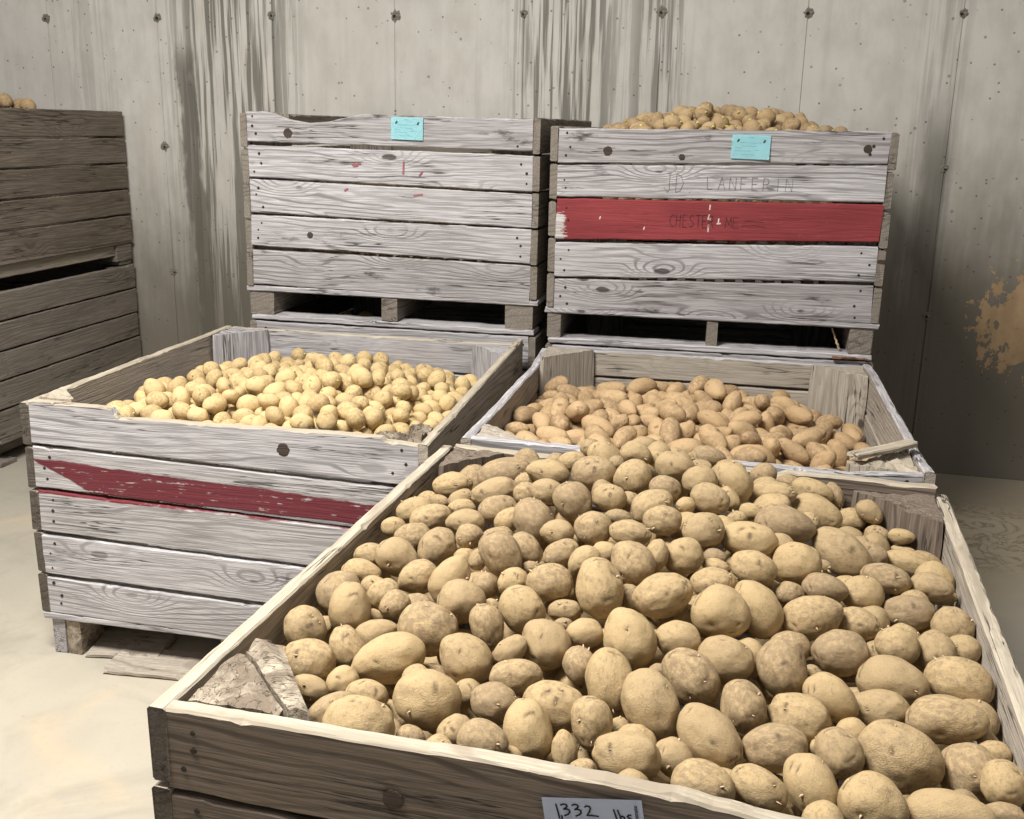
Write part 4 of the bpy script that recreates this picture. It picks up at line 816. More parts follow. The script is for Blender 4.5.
'B': '3365,1602,6680,328,328,328,958,-203,-190,-65,2,0;4900,1666,6813,303,303,303,516,516,347,589,4,10;5715,1635,6820,287,287,287,604,-698,-372,100,5,0;6714,1799,6802,288,288,288,192,-404,729,-518,6,0;7638,1740,6778,342,342,342,209,-534,819,15,7,0;8241,1545,6647,267,267,267,42,-120,349,-929,8,0;9330,1777,6486,335,335,335,476,-292,323,-764,9,0;4850,2579,6746,285,285,285,968,-103,218,-62,4,0;5837,2446,6839,346,346,346,821,-374,18,430,5,0;7032,2389,6784,332,332,332,948,-198,105,-225,6,0;8412,2724,6597,318,318,318,152,1,-254,-955,8,0;9898,2378,6311,342,342,342,265,268,-909,-177,9,0;4205,3559,6681,328,328,328,462,156,-187,-853,3,0;9508,3309,6384,350,350,350,191,-919,107,329,9,0;9440,4245,6357,296,296,296,47,119,-808,575,9,0;10033,5010,6291,348,348,348,840,-390,358,-123,9,0;9625,5939,6388,353,353,353,31,876,233,-422,9,0;9298,6535,6394,337,337,337,815,-493,185,-242,9,0;9167,7391,6360,263,263,263,515,642,-520,229,9,0;7519,8404,6487,352,352,352,211,141,130,959,7,0;9546,8173,6306,321,321,321,195,-299,-144,-923,9,0;9153,9306,6280,315,315,315,200,462,-862,59,9,0;8970,9944,6304,350,350,350,294,348,209,866,9,0;3790,1523,7054,315,315,315,258,-166,-931,200,2,0;4351,1318,7033,295,295,295,268,-961,44,44,3,0;5255,1312,6791,263,263,263,92,953,245,153,4,0;6657,1065,6808,286,286,286,40,69,-383,920,6,0;8019,1462,7107,339,339,339,78,-499,-861,-55,7,0;8184,2104,6707,353,353,353,4,-613,751,-245,8,0;3814,2046,6782,357,357,357,297,346,654,-603,3,0;4520,2128,6739,289,289,289,333,220,-287,-871,4,0;7789,2247,7070,317,317,317,554,639,-514,145,7,0;8832,2116,6541,292,292,292,702,-423,-328,470,9,0;1673,3145,6791,326,326,326,373,-752,-39,542,0,10;2940,3201,6755,348,348,348,346,-171,-16,922,2,0;4394,2987,6701,307,307,307,341,887,-309,-45,3,0;4604,3232,7187,268,268,268,266,-656,672,-219,4,0;6142,3711,7291,307,307,307,522,548,-653,-26,5,0;7679,3873,7007,339,339,339,85,922,304,-224,7,0;5332,4310,7059,317,317,317,843,389,-159,336,4,0;7594,4613,7067,328,328,328,199,-903,170,-341,7,0;8569,4450,6988,350,350,350,431,-831,156,-317,8,0;10061,4368,6282,335,335,335,442,573,689,47,9,0;1931,4648,6860,339,339,339,25,192,953,232,1,0;6668,5479,7165,328,328,328,356,80,-415,833,6,0;7229,5008,7141,279,279,279,253,802,431,-326,7,0;8025,4626,6637,346,346,346,354,-908,163,151,8,0;8843,5565,6491,324,324,324,900,-366,233,47,9,0;3713,5767,7084,324,324,324,134,436,870,188,3,0;5628,6254,7096,285,285,285,33,-906,50,419,5,0;7085,5857,7028,281,281,281,677,-299,-158,-653,6,0;9091,6022,6396,285,285,285,712,-148,-119,-676,9,0;5009,6345,7103,301,301,301,901,35,39,-430,4,0;6795,6998,7053,357,357,357,623,-583,-521,-17,6,0;2548,7187,6717,263,263,263,748,-570,63,334,1,0;3889,8001,6813,263,263,263,704,261,-189,632,3,0;4531,7455,6832,307,307,307,108,128,688,706,4,0;8424,7165,6703,263,263,263,489,-732,-204,429,8,0;9915,7536,6305,350,350,350,248,935,74,-243,9,0;6357,8848,6866,317,317,317,767,252,-299,509,6,0;7066,8497,6905,317,317,317,271,-825,-451,207,7,0;8678,8604,6750,350,350,350,175,-392,447,-785,8,0;9447,7693,6597,274,274,274,29,485,-868,104,9,0;3238,9747,6546,328,328,328,36,222,734,641,2,0;5447,9365,6772,328,328,328,81,-555,399,726,5,0;9310,8647,6309,297,297,297,10,-51,734,677,9,0;868,9947,6193,350,350,350,592,-315,293,-682,0,0;10050,9826,6176,299,299,299,275,75,-150,-947,9,0;3537,874,6990,332,332,332,266,-961,60,-49,3,0;4593,1868,7199,352,352,352,124,864,463,154,4,0;5782,935,6817,284,284,284,235,820,517,-74,5,0;7074,1430,6807,296,296,296,88,-208,435,-871,6,0;2866,1540,6910,328,328,328,119,846,519,16,1,0;3187,2161,6691,321,321,321,20,499,629,-596,2,0;4051,2155,7333,321,321,321,745,545,-299,-240,3,0;4316,2548,7069,319,319,319,277,742,-497,-355,4,0;7189,1875,7111,346,346,346,323,-258,-492,767,7,0;8149,2673,7079,351,351,351,955,200,-108,-192,8,0;9366,2352,6624,329,329,329,886,-356,-141,262,9,0;4341,2947,7476,280,280,280,228,378,389,809,4,0;6407,3238,7133,263,263,263,122,445,808,366,5,0;6660,3643,7106,277,277,277,167,-117,-761,-616,6,0;8599,3724,6855,319,319,319,898,-13,292,-328,7,0;8960,3892,6467,290,290,290,735,606,143,267,8,0;9749,3833,6332,307,307,307,462,-630,-96,-617,9,0;5893,4227,7159,330,330,330,879,-284,355,144,5,0;7104,4295,6958,307,307,307,40,426,-803,-415,6,0;7750,4951,7485,357,357,357,40,-238,-620,-746,7,0;8801,4887,6767,267,267,267,380,589,-709,70,8,0;9545,4733,6373,296,296,296,106,-267,707,646,9,0;1241,4937,6800,320,320,320,268,-959,-71,-55,0,0;3050,5088,7087,313,313,313,55,889,446,91,2,0;3633,5149,7052,313,313,313,754,38,-104,648,3,0;5724,5127,7084,270,270,270,414,-76,-738,527,5,0;6714,4835,7012,343,343,343,107,-202,278,-933,6,0;8020,5107,6976,329,329,329,203,-119,-333,913,7,0;8878,4439,6518,324,324,324,357,-561,346,-662,8,0;10332,5536,6239,350,350,350,589,804,-45,68,9,0;1257,5817,6602,308,308,308,251,-847,-96,-460,0,0;3167,6727,6875,263,263,263,236,-180,-792,-533,2,0;8958,5962,6847,291,291,291,710,257,78,651,8,0;2651,6764,6811,274,274,274,241,-53,317,-916,2,0;4204,6203,7125,315,315,315,68,-754,624,194,3,0;8503,6358,6942,341,341,341,933,-81,-16,-351,8,0;9767,6405,6673,284,284,284,152,257,-917,-264,9,0;2014,7395,6729,297,297,297,236,436,-852,167,0,0;3942,7083,6948,319,319,319,606,509,-602,104,4,0;8791,7731,6462,343,343,343,529,297,784,131,8,0;8858,6987,6474,350,350,350,886,250,-233,314,9,0;2787,8290,6733,348,348,348,553,477,-13,683,2,0;4280,8285,6871,266,266,266,470,130,844,-223,3,0;4881,7937,6871,339,339,339,499,449,209,711,4,0;6471,8115,6884,307,307,307,492,-1,313,-813,6,0;7924,8805,6608,328,328,328,535,-489,446,-525,7,0;8856,8347,6326,269,269,269,84,-145,545,-822,9,0;4419,8748,6796,295,295,295,28,-974,10,223,3,0;6507,10292,6795,331,331,331,416,178,65,889,6,0;7751,9901,6436,281,281,281,526,-90,-665,522,7,0;8298,9193,6770,298,298,298,401,-614,435,-522,8,0;5017,9866,6814,313,313,313,6,-268,306,-914,5,0;6451,10790,6366,310,310,310,255,-567,237,-747,6,0;7187,10839,6333,322,322,322,44,-118,807,577,7,0;7910,10965,6292,357,357,357,16,-278,-938,-206,8,0;8531,10385,6332,332,332,332,448,540,-563,437,9,0;1772,1534,6829,302,302,302,67,232,26,970,0,0;2343,1136,6958,296,296,296,420,-418,-685,425,1,0;5367,2012,6852,330,330,330,590,768,-193,160,4,0;6185,1998,6853,328,328,328,949,37,301,85,5,0;8803,1462,6604,339,339,339,229,-506,811,-185,8,0;2148,1948,6814,346,346,346,53,956,-223,182,1,0;2672,2154,7113,335,335,335,17,-86,-964,-251,2,0;3483,2616,6729,339,339,339,578,-329,702,256,3,0;4778,2411,7324,269,269,269,275,-159,230,920,4,0;5293,2514,7076,357,357,357,182,-217,707,-648,5,0;6628,2212,7159,339,339,339,636,-272,-722,-26,6,0;6566,1424,7165,292,292,292,10,-347,-480,-806,7,0;7337,2565,7260,328,328,328,3,-336,749,572,8,0;8973,2532,6984,347,347,347,489,-258,788,-270,9,0;2044,3069,7190,353,353,353,192,-937,116,268,0,0;2601,2705,6944,339,339,339,37,-103,138,984,1,0;3181,3344,7190,285,285,285,264,137,-910,-289,2,0;5367,3321,6939,302,302,302,526,213,-815,115,4,0;7124,3834,7203,285,285,285,809,140,32,570,5,0;8720,3178,6916,324,324,324,130,-112,983,59,7,0;9062,2882,6513,343,343,343,16,898,-357,-256,8,0;9350,3703,6767,302,302,302,539,30,175,824,9,0;2935,4155,7082,300,300,300,89,-954,106,267,3,0;6502,4168,7285,357,357,357,352,510,199,-759,6,0;7531,5443,7190,352,352,352,360,-497,50,-788,7,0;9520,5356,6494,309,309,309,14,55,945,-322,8,0;9278,4237,6831,285,285,285,772,-363,-141,-501,9,0;1629,4221,6838,266,266,266,260,-313,-803,-435,0,0;2338,4973,7095,335,335,335,263,810,-516,-90,1,0;2612,5473,7247,357,357,357,134,-646,-664,352,2,0;4234,5459,7138,317,317,317,309,542,623,-473,3,0;5173,5286,7201,357,357,357,243,-874,-394,-150,5,0;6968,4541,7432,328,328,328,351,-430,652,-516,6,0;8045,5501,7292,263,263,263,304,411,572,-642,7,0;9093,5042,6408,285,285,285,869,101,70,-479,8,0;3187,6281,6838,274,274,274,256,-100,-436,857,2,0;2861,5868,6883,328,328,328,99,-200,-598,770,3,0;5396,5778,7069,284,284,284,67,-601,-438,-665,4,0;6144,5892,7118,341,341,341,166,55,-568,804,5,0;6628,6248,7003,315,315,315,236,241,-424,-841,6,0;8304,5597,6925,296,296,296,129,-629,-755,-133,8,0;10123,5926,6621,317,317,317,464,-636,-585,193,9,0;1308,7229,6684,298,298,298,571,-96,147,802,1,0;4513,6614,6996,278,278,278,414,603,94,675,3,0;4992,7057,6985,299,299,299,990,-64,74,-104,4,0;5870,6720,7282,357,357,357,325,-219,-712,582,6,0;7895,6656,6847,273,273,273,715,-194,654,153,7,0;10415,6994,6176,295,295,295,802,-214,-44,-555,9,0;2428,7677,6930,285,285,285,68,-296,933,191,1,0;3257,8767,6652,274,274,274,410,679,605,-73,2,0;3420,7201,6947,311,311,311,187,798,242,520,4,0;6231,7357,6977,354,354,354,833,-478,207,187,5,0;7285,7784,6836,297,297,297,712,149,-276,628,7,0;8343,7913,6668,265,265,265,336,-396,-551,-653,8,0;2453,8829,6701,341,341,341,5,550,-770,-324,1,0;3811,8450,6777,265,265,265,123,-67,715,685,3,0;5223,7818,7230,278,278,278,253,134,-519,-805,4,0;5487,8201,6946,320,320,320,946,23,-296,-129,6,0;7976,7635,6918,313,313,313,587,-527,353,-503,7,0;9713,9323,6332,350,350,350,258,-721,-82,637,8,0;9133,8186,6757,350,350,350,163,-461,628,605,9,0;2472,9458,6644,348,348,348,391,772,-163,-473,1,0;4278,9586,6811,319,319,319,664,-713,-23,222,3,0;5930,8596,7079,327,327,327,189,-806,550,-110,6,0;7135,9412,6401,291,291,291,291,926,66,232,7,0;9821,8802,6218,277,277,277,382,885,-243,-107,9,0;481,9477,6112,264,264,264,393,780,-316,371,0,0;2420,10373,6563,313,313,313,108,-525,679,502,2,0;3313,10550,6706,331,331,331,560,213,336,727,3,0;5882,10340,6804,318,318,318,356,95,-814,-449,5,0;6791,11179,6384,280,280,280,713,-254,-108,645,6,0;6895,10325,6387,346,346,346,936,-164,-309,51,7,0;8716,10883,6225,299,299,299,124,212,-887,392,8,0;9675,10405,6208,335,335,335,355,-931,50,65,9,0;1409,2129,6770,328,328,328,30,206,-957,200,1,0;3869,1193,6692,274,274,274,123,59,-991,-1,2,0;4778,1077,6776,277,277,277,925,-241,-124,-265,4,0;6159,1340,6869,327,327,327,563,398,378,618,5,0;7168,566,6875,309,309,309,505,-182,78,-840,6,0;7450,1218,7069,335,335,335,574,731,364,-56,7,0;1955,2740,6723,300,300,300,257,-621,-158,724,1,0;3424,2141,7249,328,328,328,470,673,127,-557,2,0;4004,3841,7131,335,335,335,44,-17,-711,-702,3,0;3806,2766,7230,348,348,348,240,-544,490,-637,4,0;6039,2241,7304,307,307,307,902,-355,16,247,5,0;6200,2777,7219,324,324,324,210,126,951,191,6,0;7407,3116,7105,318,318,318,540,697,-425,-205,7,0;8242,3435,7100,296,296,296,809,-478,-31,-341,8,0;8637,1993,7080,339,339,339,497,423,-747,129,9,0;883,3524,6347,352,352,352,549,72,-593,-585,0,0;2597,3370,7169,337,337,337,463,38,877,-124,1,0;4624,3769,7134,328,328,328,412,-702,420,402,2,0;4151,3226,7133,275,275,275,854,-243,448,100,3,0;5068,3509,7404,337,337,337,37,12,996,76,4,0;5766,3191,7325,346,346,346,112,903,401,105,5,0;6826,2905,7117,310,310,310,198,-816,-362,-404,6,0;9665,2819,6557,279,279,279,930,263,-61,-249,7,0;8948,3423,6504,275,275,275,241,420,307,-819,8,0;1284,3611,6738,270,270,270,490,566,-76,659,0,0;955,4414,6613,307,307,307,658,-500,214,521,1,0;3485,3969,7387,302,302,302,787,167,-440,400,3,0;3991,4733,7069,270,270,270,794,-569,-162,-143,4,0;4789,4578,7161,337,337,337,2,-348,416,841,5,0;6143,4773,7307,337,337,337,284,-371,842,-268,6,0;7186,6262,7230,282,282,282,733,632,-253,14,7,0;8814,5345,7026,357,357,357,38,-294,935,-195,8,0;10240,3570,6188,328,328,328,45,433,-882,-178,9,0',
'C': '8885,3138,6037,491,491,491,257,-260,921,-135,1,0;9531,4696,6122,526,526,526,265,-649,-59,-710,7,0;8482,7369,5981,548,548,548,197,355,752,520,9,0;8402,8389,5867,446,446,446,52,-44,-988,-139,5,0;1218,2586,6577,533,533,533,424,-57,-86,900,2,0;5582,3028,6586,534,534,534,552,668,-456,-202,1,0;2643,4097,6561,499,499,499,135,12,267,-954,5,0;7644,4418,6505,564,564,564,799,-508,-223,233,8,0;7971,4237,6031,506,506,506,496,717,416,260,9,0;7621,5690,6126,570,570,570,435,823,-126,-341,4,0;8106,6077,6191,536,536,536,540,-357,-239,-724,5,0;5867,6941,6684,506,506,506,78,-110,-262,956,9,0;9708,6836,5802,438,438,438,827,-126,74,-543,1,0;8011,8338,6332,501,501,501,516,-664,472,-263,6,0;554,8459,5988,468,468,468,441,-215,-216,844,8,0;8920,9131,5810,449,449,449,81,-75,381,-918,3,0;5322,2340,6720,542,542,542,397,-901,-134,-115,3,0;4651,4049,6739,531,531,531,583,7,-203,787,8,0;8300,3567,6010,473,473,473,95,-234,-904,-345,1,0;3669,6736,6507,579,579,579,726,-237,-604,-228,0,0;5160,7577,6697,493,493,493,380,269,492,736,1,0;7064,7676,6428,570,570,570,144,431,883,119,2,0;9269,7190,6082,531,531,531,210,816,388,374,3,0;8899,7836,5969,564,564,564,718,632,2,-292,9,0;1852,2810,6713,497,497,497,845,502,-71,-169,6,0;3726,1507,6541,518,518,518,799,90,-12,595,8,0;7073,1992,6794,524,524,524,153,903,-393,80,9,0;2501,3232,6552,526,526,526,87,990,105,18,3,0;4584,2696,6742,513,513,513,592,-144,127,783,5,0;7714,3105,6108,552,552,552,497,-513,-509,481,6,0;5462,4806,6349,475,475,475,525,-756,-321,-224,1,0;8259,3932,6460,497,497,497,880,-373,290,47,2,0;3040,4709,6675,436,436,436,237,864,-440,-67,6,0;6853,5135,6626,509,509,509,880,20,13,473,8,0;5516,8088,6519,554,554,554,360,-901,179,-163,3,0;8988,6422,5884,474,474,474,170,-980,-91,40,5,0;3479,8073,6553,551,551,551,350,-339,-691,534,7,0;4001,8378,6320,565,565,565,686,-588,-409,-131,8,0;10297,8182,5792,537,537,537,237,-612,-681,326,1,0;10399,9021,5720,465,465,465,474,150,269,825,7,0;539,3124,6458,392,392,392,83,453,874,157,4,0;1925,3785,6766,541,541,541,450,634,-583,-237,5,0;7894,2336,6208,480,480,480,819,335,-160,437,8,0;9472,3426,5895,463,463,463,720,-379,269,-516,9,0;3499,3965,6787,535,535,535,135,-834,307,-437,1,0;4946,4380,7200,539,539,539,443,3,-19,896,2,0;9003,4428,6259,485,485,485,898,-78,265,-342,4,0;8535,4259,5951,486,486,486,83,-732,-676,-25,5,0;1325,6480,6256,483,483,483,96,824,23,-558,6,0;2325,4593,6506,526,526,526,26,56,-995,74,7,0;5879,5361,6565,472,472,472,509,-204,-231,804,9,0;7162,6469,6193,568,568,568,632,-537,-155,537,0,0;10512,5304,5807,530,530,530,284,-700,-580,306,1,0;1135,6997,6406,485,485,485,988,103,-62,101,2,0;4374,6809,6558,581,581,581,479,258,-529,652,4,0;4889,6275,6680,483,483,483,985,-53,-59,-156,5,0;10437,6559,5793,526,526,526,703,-205,232,-640,7,0;3920,7327,6581,466,466,466,203,296,30,-933,9,0;7290,8330,6563,531,531,531,968,-241,17,-72,2,0;9655,8175,5779,429,429,429,904,-132,28,406,3,0;924,9276,6517,494,494,494,46,-290,-329,898,4,0;1941,9256,6252,526,526,526,5,-208,-957,-203,5,0;6987,10197,6301,436,436,436,396,554,-660,-317,7,0;6452,2382,6523,464,464,464,590,653,-47,-473,3,0;1317,4198,6681,464,464,464,109,-840,529,50,6,0;3430,2442,6631,520,520,520,81,-963,242,91,7,0;4386,1998,6792,563,563,563,268,-411,-440,752,8,0;7986,1854,6421,482,482,482,670,716,6,-195,0,0;971,4398,6302,465,465,465,61,-427,863,-263,2,0;2340,4088,7095,568,568,568,555,-197,60,806,3,0;2972,3849,6965,476,476,476,755,-20,-199,624,4,0;5834,3816,6569,453,453,453,8,-542,-839,44,5,0;6491,3510,6548,532,532,532,23,-388,858,337,6,0;9577,4185,5829,428,428,428,122,943,309,-25,7,0;5648,6173,6632,506,506,506,38,-527,849,-4,1,0;7643,6291,6468,456,456,456,278,-711,172,623,2,0;3073,6643,6901,504,504,504,206,-159,-415,872,5,0;4041,6168,6655,449,449,449,386,858,209,268,6,0;5798,7487,6729,451,451,451,784,424,388,-235,7,0;7898,7392,6517,573,573,573,338,-671,-507,423,8,0;8504,6723,6138,464,464,464,303,-923,-189,-142,9,0;1531,7541,6473,441,441,441,901,-326,135,252,0,0;2578,7488,6608,541,541,541,403,-118,539,730,1,0;3753,8994,6717,562,562,562,13,351,-918,-183,2,0;6641,7497,6796,505,505,505,473,656,291,511,4,0;8265,9465,6264,548,548,548,186,947,-247,87,5,0;694,9241,5946,436,436,436,81,18,-545,-835,6,0;4882,9388,6553,518,518,518,342,372,-680,-531,8,0;8262,10788,6216,543,543,543,81,585,-800,110,0,0;8823,10936,5793,504,504,504,934,104,-30,-340,1,0;8990,1448,6443,509,509,509,366,858,-311,-182,7,0;658,3825,6527,399,399,399,307,947,-93,21,8,0;3177,2011,6934,532,532,532,561,-686,463,9,9,0;5016,1726,6607,472,472,472,238,942,148,187,0,0;6117,3123,6891,519,519,519,904,105,159,-383,1,0;2449,5200,6813,574,574,574,960,-62,-270,37,5,0;3852,2197,7010,451,451,451,186,-823,-531,-76,6,0;6273,4158,6697,465,465,465,203,-322,-370,847,7,0;6929,4469,6764,518,518,518,243,-281,202,-906,8,0;1316,5679,6496,574,574,574,426,-474,619,-459,0,0;1954,5829,6569,529,529,529,157,797,503,293,1,0;4169,5515,6789,491,491,491,567,-762,239,-203,2,0;5420,5346,6903,551,551,551,532,489,411,556,3,0;8731,5446,6401,504,504,504,27,308,-900,-306,4,0;8886,6096,6310,465,465,465,963,135,-235,5,5,0;4548,7707,6710,455,455,455,205,-523,-736,378,8,0;6107,8032,7018,565,565,565,770,260,-104,-574,9,0;7516,7660,6847,439,439,439,697,66,186,689,0,0;8616,7593,6524,519,519,519,924,105,-46,-364,1,0;4786,8463,6574,442,442,442,627,219,333,669,4,0;6471,8130,6584,433,433,433,121,-383,462,790,5,0;6199,9100,6559,473,473,473,494,-865,-88,17,6,0;9647,9017,5948,505,505,505,954,16,11,301,7,0;971,8585,6311,401,401,401,156,984,-87,-26,8,0;4228,9712,6536,471,471,471,184,-15,-301,-936,9,0;4847,10108,6387,458,458,458,58,249,561,787,0,0;8241,8878,6477,460,460,460,759,605,-43,-236,2,0;9254,9935,5808,546,546,546,522,-262,325,-744,3,0;2838,1374,6690,436,436,436,435,122,-209,-867,5,0;6212,1840,6668,449,449,449,489,332,534,605,7,0;2089,2166,6617,490,490,490,687,658,-289,-104,0,0;3046,3089,6976,524,524,524,236,-45,-617,750,1,0;4284,3592,6587,444,444,444,305,-410,-785,351,2,0;7115,3564,6778,453,453,453,143,563,-773,255,3,0;7038,2960,6555,519,519,519,214,-129,300,-921,4,0;9022,3776,6178,521,521,521,523,-170,718,427,5,0;1516,4948,6567,495,495,495,920,237,199,240,6,0;3833,4704,6719,430,430,430,779,83,-269,-560,7,0;4380,4854,6738,429,429,429,203,927,-278,-150,8,0;5311,3908,6765,463,463,463,751,425,-61,502,9,0;7948,5198,6490,487,487,487,139,-845,-366,363,0,0;10064,4779,5814,480,480,480,454,-236,-403,759,1,0;1617,5615,6951,455,455,455,680,-7,-112,724,3,0;3194,5303,6666,480,480,480,868,-257,190,-380,4,0;6111,4754,6892,540,540,540,324,904,-118,-252,5,0;7013,5831,6705,471,471,471,177,62,850,-491,6,0;9423,5279,5958,483,483,483,168,-918,56,354,7,0;1796,6782,6457,427,427,427,319,-50,-719,-615,8,0;2280,6622,6668,488,488,488,360,539,-458,608,9,0;5087,6864,6817,571,571,571,233,199,414,857,0,0;6557,6646,6329,500,500,500,455,-427,-718,-309,1,0;7064,6984,6524,458,458,458,92,-185,-22,978,2,0;9889,7492,5815,520,520,520,926,-306,146,-168,3,0;1606,8303,6488,538,538,538,963,-133,203,117,4,0;2896,7927,6827,505,505,505,53,-144,-704,694,5,0;5362,8998,6502,469,469,469,11,377,-924,62,7,0;5610,8828,6926,546,546,546,488,715,377,329,8,0;8827,8547,6248,441,441,441,210,861,456,88,9,0;1932,10603,5967,520,520,520,717,220,447,487,0,0;6461,10535,6366,493,493,493,939,266,89,199,3,0;1834,1255,6696,549,549,549,695,-129,289,-646,6,0;2841,2337,6425,480,480,480,267,574,-361,685,7,0;5552,1280,6659,504,504,504,329,-432,828,-142,9,0;3322,1155,6951,540,540,540,577,146,-90,799,3,0;4013,2992,6804,513,513,513,679,601,165,386,4,0;7367,2554,6648,469,469,469,238,-228,-540,-775,5,0;7647,3629,6567,482,482,482,302,-669,328,-595,6,0;627,5386,6481,563,563,563,109,563,-812,-108,8,0;1750,4683,6962,480,480,480,189,-650,731,85,9,0;3653,5336,6941,443,443,443,230,448,760,409,0,0;4971,3329,6891,528,528,528,334,-633,-695,-67,1,0;7490,5088,6276,427,427,427,693,-27,580,427,2,0;745,6331,6404,436,436,436,599,-607,-335,402,4,0;3181,6071,6663,540,540,540,3,-286,318,-904,5,0;4703,5762,6934,464,464,464,325,334,879,101,6,0;6289,5723,6626,477,477,477,491,673,-378,-404,7,0;6809,6348,6666,429,429,429,261,325,-300,-858,8,0;10078,5664,5778,431,431,431,768,-271,-88,573,9,0',
'E': '5499,2428,7130,342,342,342,346,800,-209,-444,3,0;8422,3661,7044,357,357,357,517,-529,-665,105,5,0;7493,4355,7394,362,362,362,711,-395,202,-545,3,0;4638,5408,7633,317,317,317,572,659,443,-207,9,10;5344,5327,7688,359,359,359,55,996,-67,15,0,0;8875,583,6469,336,336,336,855,368,154,331,8,0;5039,1367,7223,326,326,326,763,-348,-319,442,4,0;7819,2520,7186,285,285,285,583,-758,-194,-217,6,0;2037,3967,7266,317,317,317,179,-908,-378,22,0,0;6062,3651,7507,274,274,274,982,-169,26,-79,3,0;6550,3305,7663,298,298,298,630,653,326,264,4,0;8750,3308,7342,317,317,317,616,117,17,779,6,0;2441,4359,7476,335,335,335,794,-218,328,-463,9,0;3230,3858,7605,370,370,370,252,441,411,-757,0,0;7144,3986,7824,370,370,370,242,71,-173,-952,3,0;4887,5022,7979,337,337,337,143,-118,463,867,1,0;7951,5653,7841,288,288,288,972,-134,-23,-191,3,0;9331,5221,7307,319,319,319,539,583,327,512,4,0;9920,5089,7168,376,376,376,28,229,943,241,5,0;2761,2473,7233,335,335,335,11,167,-981,-93,3,10;4561,2762,7434,303,303,303,337,108,238,904,4,0;5882,2838,7239,317,317,317,96,-508,155,842,5,0;7947,1364,7119,359,359,359,273,24,644,-714,7,0;8782,2582,7196,372,372,372,390,17,-27,-920,8,0;1553,4328,7207,348,348,348,965,-215,147,32,1,0;4251,3267,7594,329,329,329,396,29,128,909,3,0;5537,3103,7580,351,351,351,477,-784,-392,68,4,0;7053,3440,7542,317,317,317,311,448,701,460,5,0;6180,4481,7911,340,340,340,479,-710,464,-226,4,10;7687,4847,7669,362,362,362,276,940,2,-201,5,0;4875,4347,7889,317,317,317,151,-574,783,-187,2,0;5969,5273,7977,372,372,372,17,-823,550,145,3,0;7468,6149,7892,372,372,372,140,-841,-428,300,4,0;5733,6022,8049,299,299,299,415,-613,518,-428,1,0;9366,6385,7317,361,361,361,144,742,-655,-10,4,0;5304,8015,7918,361,361,361,392,758,-436,286,0,0;9083,7354,7278,278,278,278,13,892,-313,327,3,0;1779,808,6379,307,307,307,31,-758,641,-116,4,10;3931,2271,7150,343,343,343,662,728,-72,160,5,0;5754,524,6655,287,287,287,133,-904,-345,-214,6,0;2978,1899,7188,364,364,364,92,-863,-481,-124,4,0;3915,2711,7547,375,375,375,107,-222,-4,-969,5,0;5160,2112,7416,278,278,278,293,304,907,-5,6,0;6488,1741,7111,374,374,374,298,701,640,104,7,0;1464,3737,7117,335,335,335,100,247,957,116,2,0;3464,3227,7449,329,329,329,788,87,9,-610,3,0;6174,3245,7295,292,292,292,759,573,247,-189,5,0;7213,2632,7136,372,372,372,248,851,-184,425,6,0;4269,4788,7857,304,304,304,120,336,864,354,3,0;5828,4170,7555,372,372,372,866,-174,111,456,4,0;794,5593,7053,313,313,313,290,-337,-876,188,9,0;2984,4422,7647,339,339,339,461,745,-470,107,3,10;7680,6801,7871,354,354,354,13,-212,857,-469,5,0;8419,6093,7708,350,350,350,509,378,706,-316,6,0;2661,5770,7646,368,368,368,405,904,-8,139,9,0;3517,5870,7672,346,346,346,64,-441,-859,254,0,10;5208,6103,7939,280,280,280,408,830,-309,-220,2,0;1639,6416,7284,362,362,362,641,218,-48,-734,7,0;4386,7074,7913,341,341,341,568,76,786,233,1,0;9637,7804,7285,350,350,350,14,-623,7,782,3,0;3683,10852,6679,348,348,348,239,-940,11,-244,7,0;6364,550,6687,316,316,316,397,-519,756,-25,9,0;4459,1985,7327,328,328,328,418,-611,-660,129,6,0;4772,501,6590,240,240,240,628,-25,-420,654,7,0;8247,517,6515,295,295,295,19,388,727,-565,9,10;6613,2416,7427,374,374,374,457,-725,506,-98,6,0;6851,2938,7460,317,317,317,556,796,-222,89,7,10;7981,3206,7526,363,363,363,302,304,891,150,8,0;2660,3019,7295,322,322,322,842,421,154,-301,3,0;4048,5726,7976,339,339,339,9,-308,949,71,4,0;6237,3917,7845,276,276,276,694,685,220,21,5,0;6575,4960,7964,313,313,313,233,-972,-6,13,6,0;7108,4708,7909,302,302,302,209,194,626,-726,7,0;8628,4158,7353,339,339,339,429,77,-894,104,8,0;2088,5530,7445,301,301,301,540,472,-269,643,1,0;4608,4930,7537,274,274,274,470,-271,242,805,2,10;5103,4769,7567,307,307,307,113,878,464,33,3,0;2687,3545,7368,288,288,288,450,-871,-50,-191,4,0;6155,6411,7995,322,322,322,137,967,-42,210,5,0;8425,5352,7675,292,292,292,173,197,651,713,7,0;4936,5617,8059,362,362,362,806,-213,-234,-499,3,0;9951,6540,7288,342,342,342,172,-895,279,-303,6,0;3546,7258,7740,353,353,353,252,-277,-138,917,0,0;9067,8078,7429,370,370,370,171,415,516,729,3,0;4075,509,6608,297,297,297,858,494,-52,-130,8,0;6950,541,6636,276,276,276,220,271,-932,100,0,0;7280,1883,7234,297,297,297,497,710,73,495,1,0;2078,2516,7213,372,372,372,9,-255,480,840,5,0;4935,3000,7612,280,280,280,143,472,863,-112,7,0',
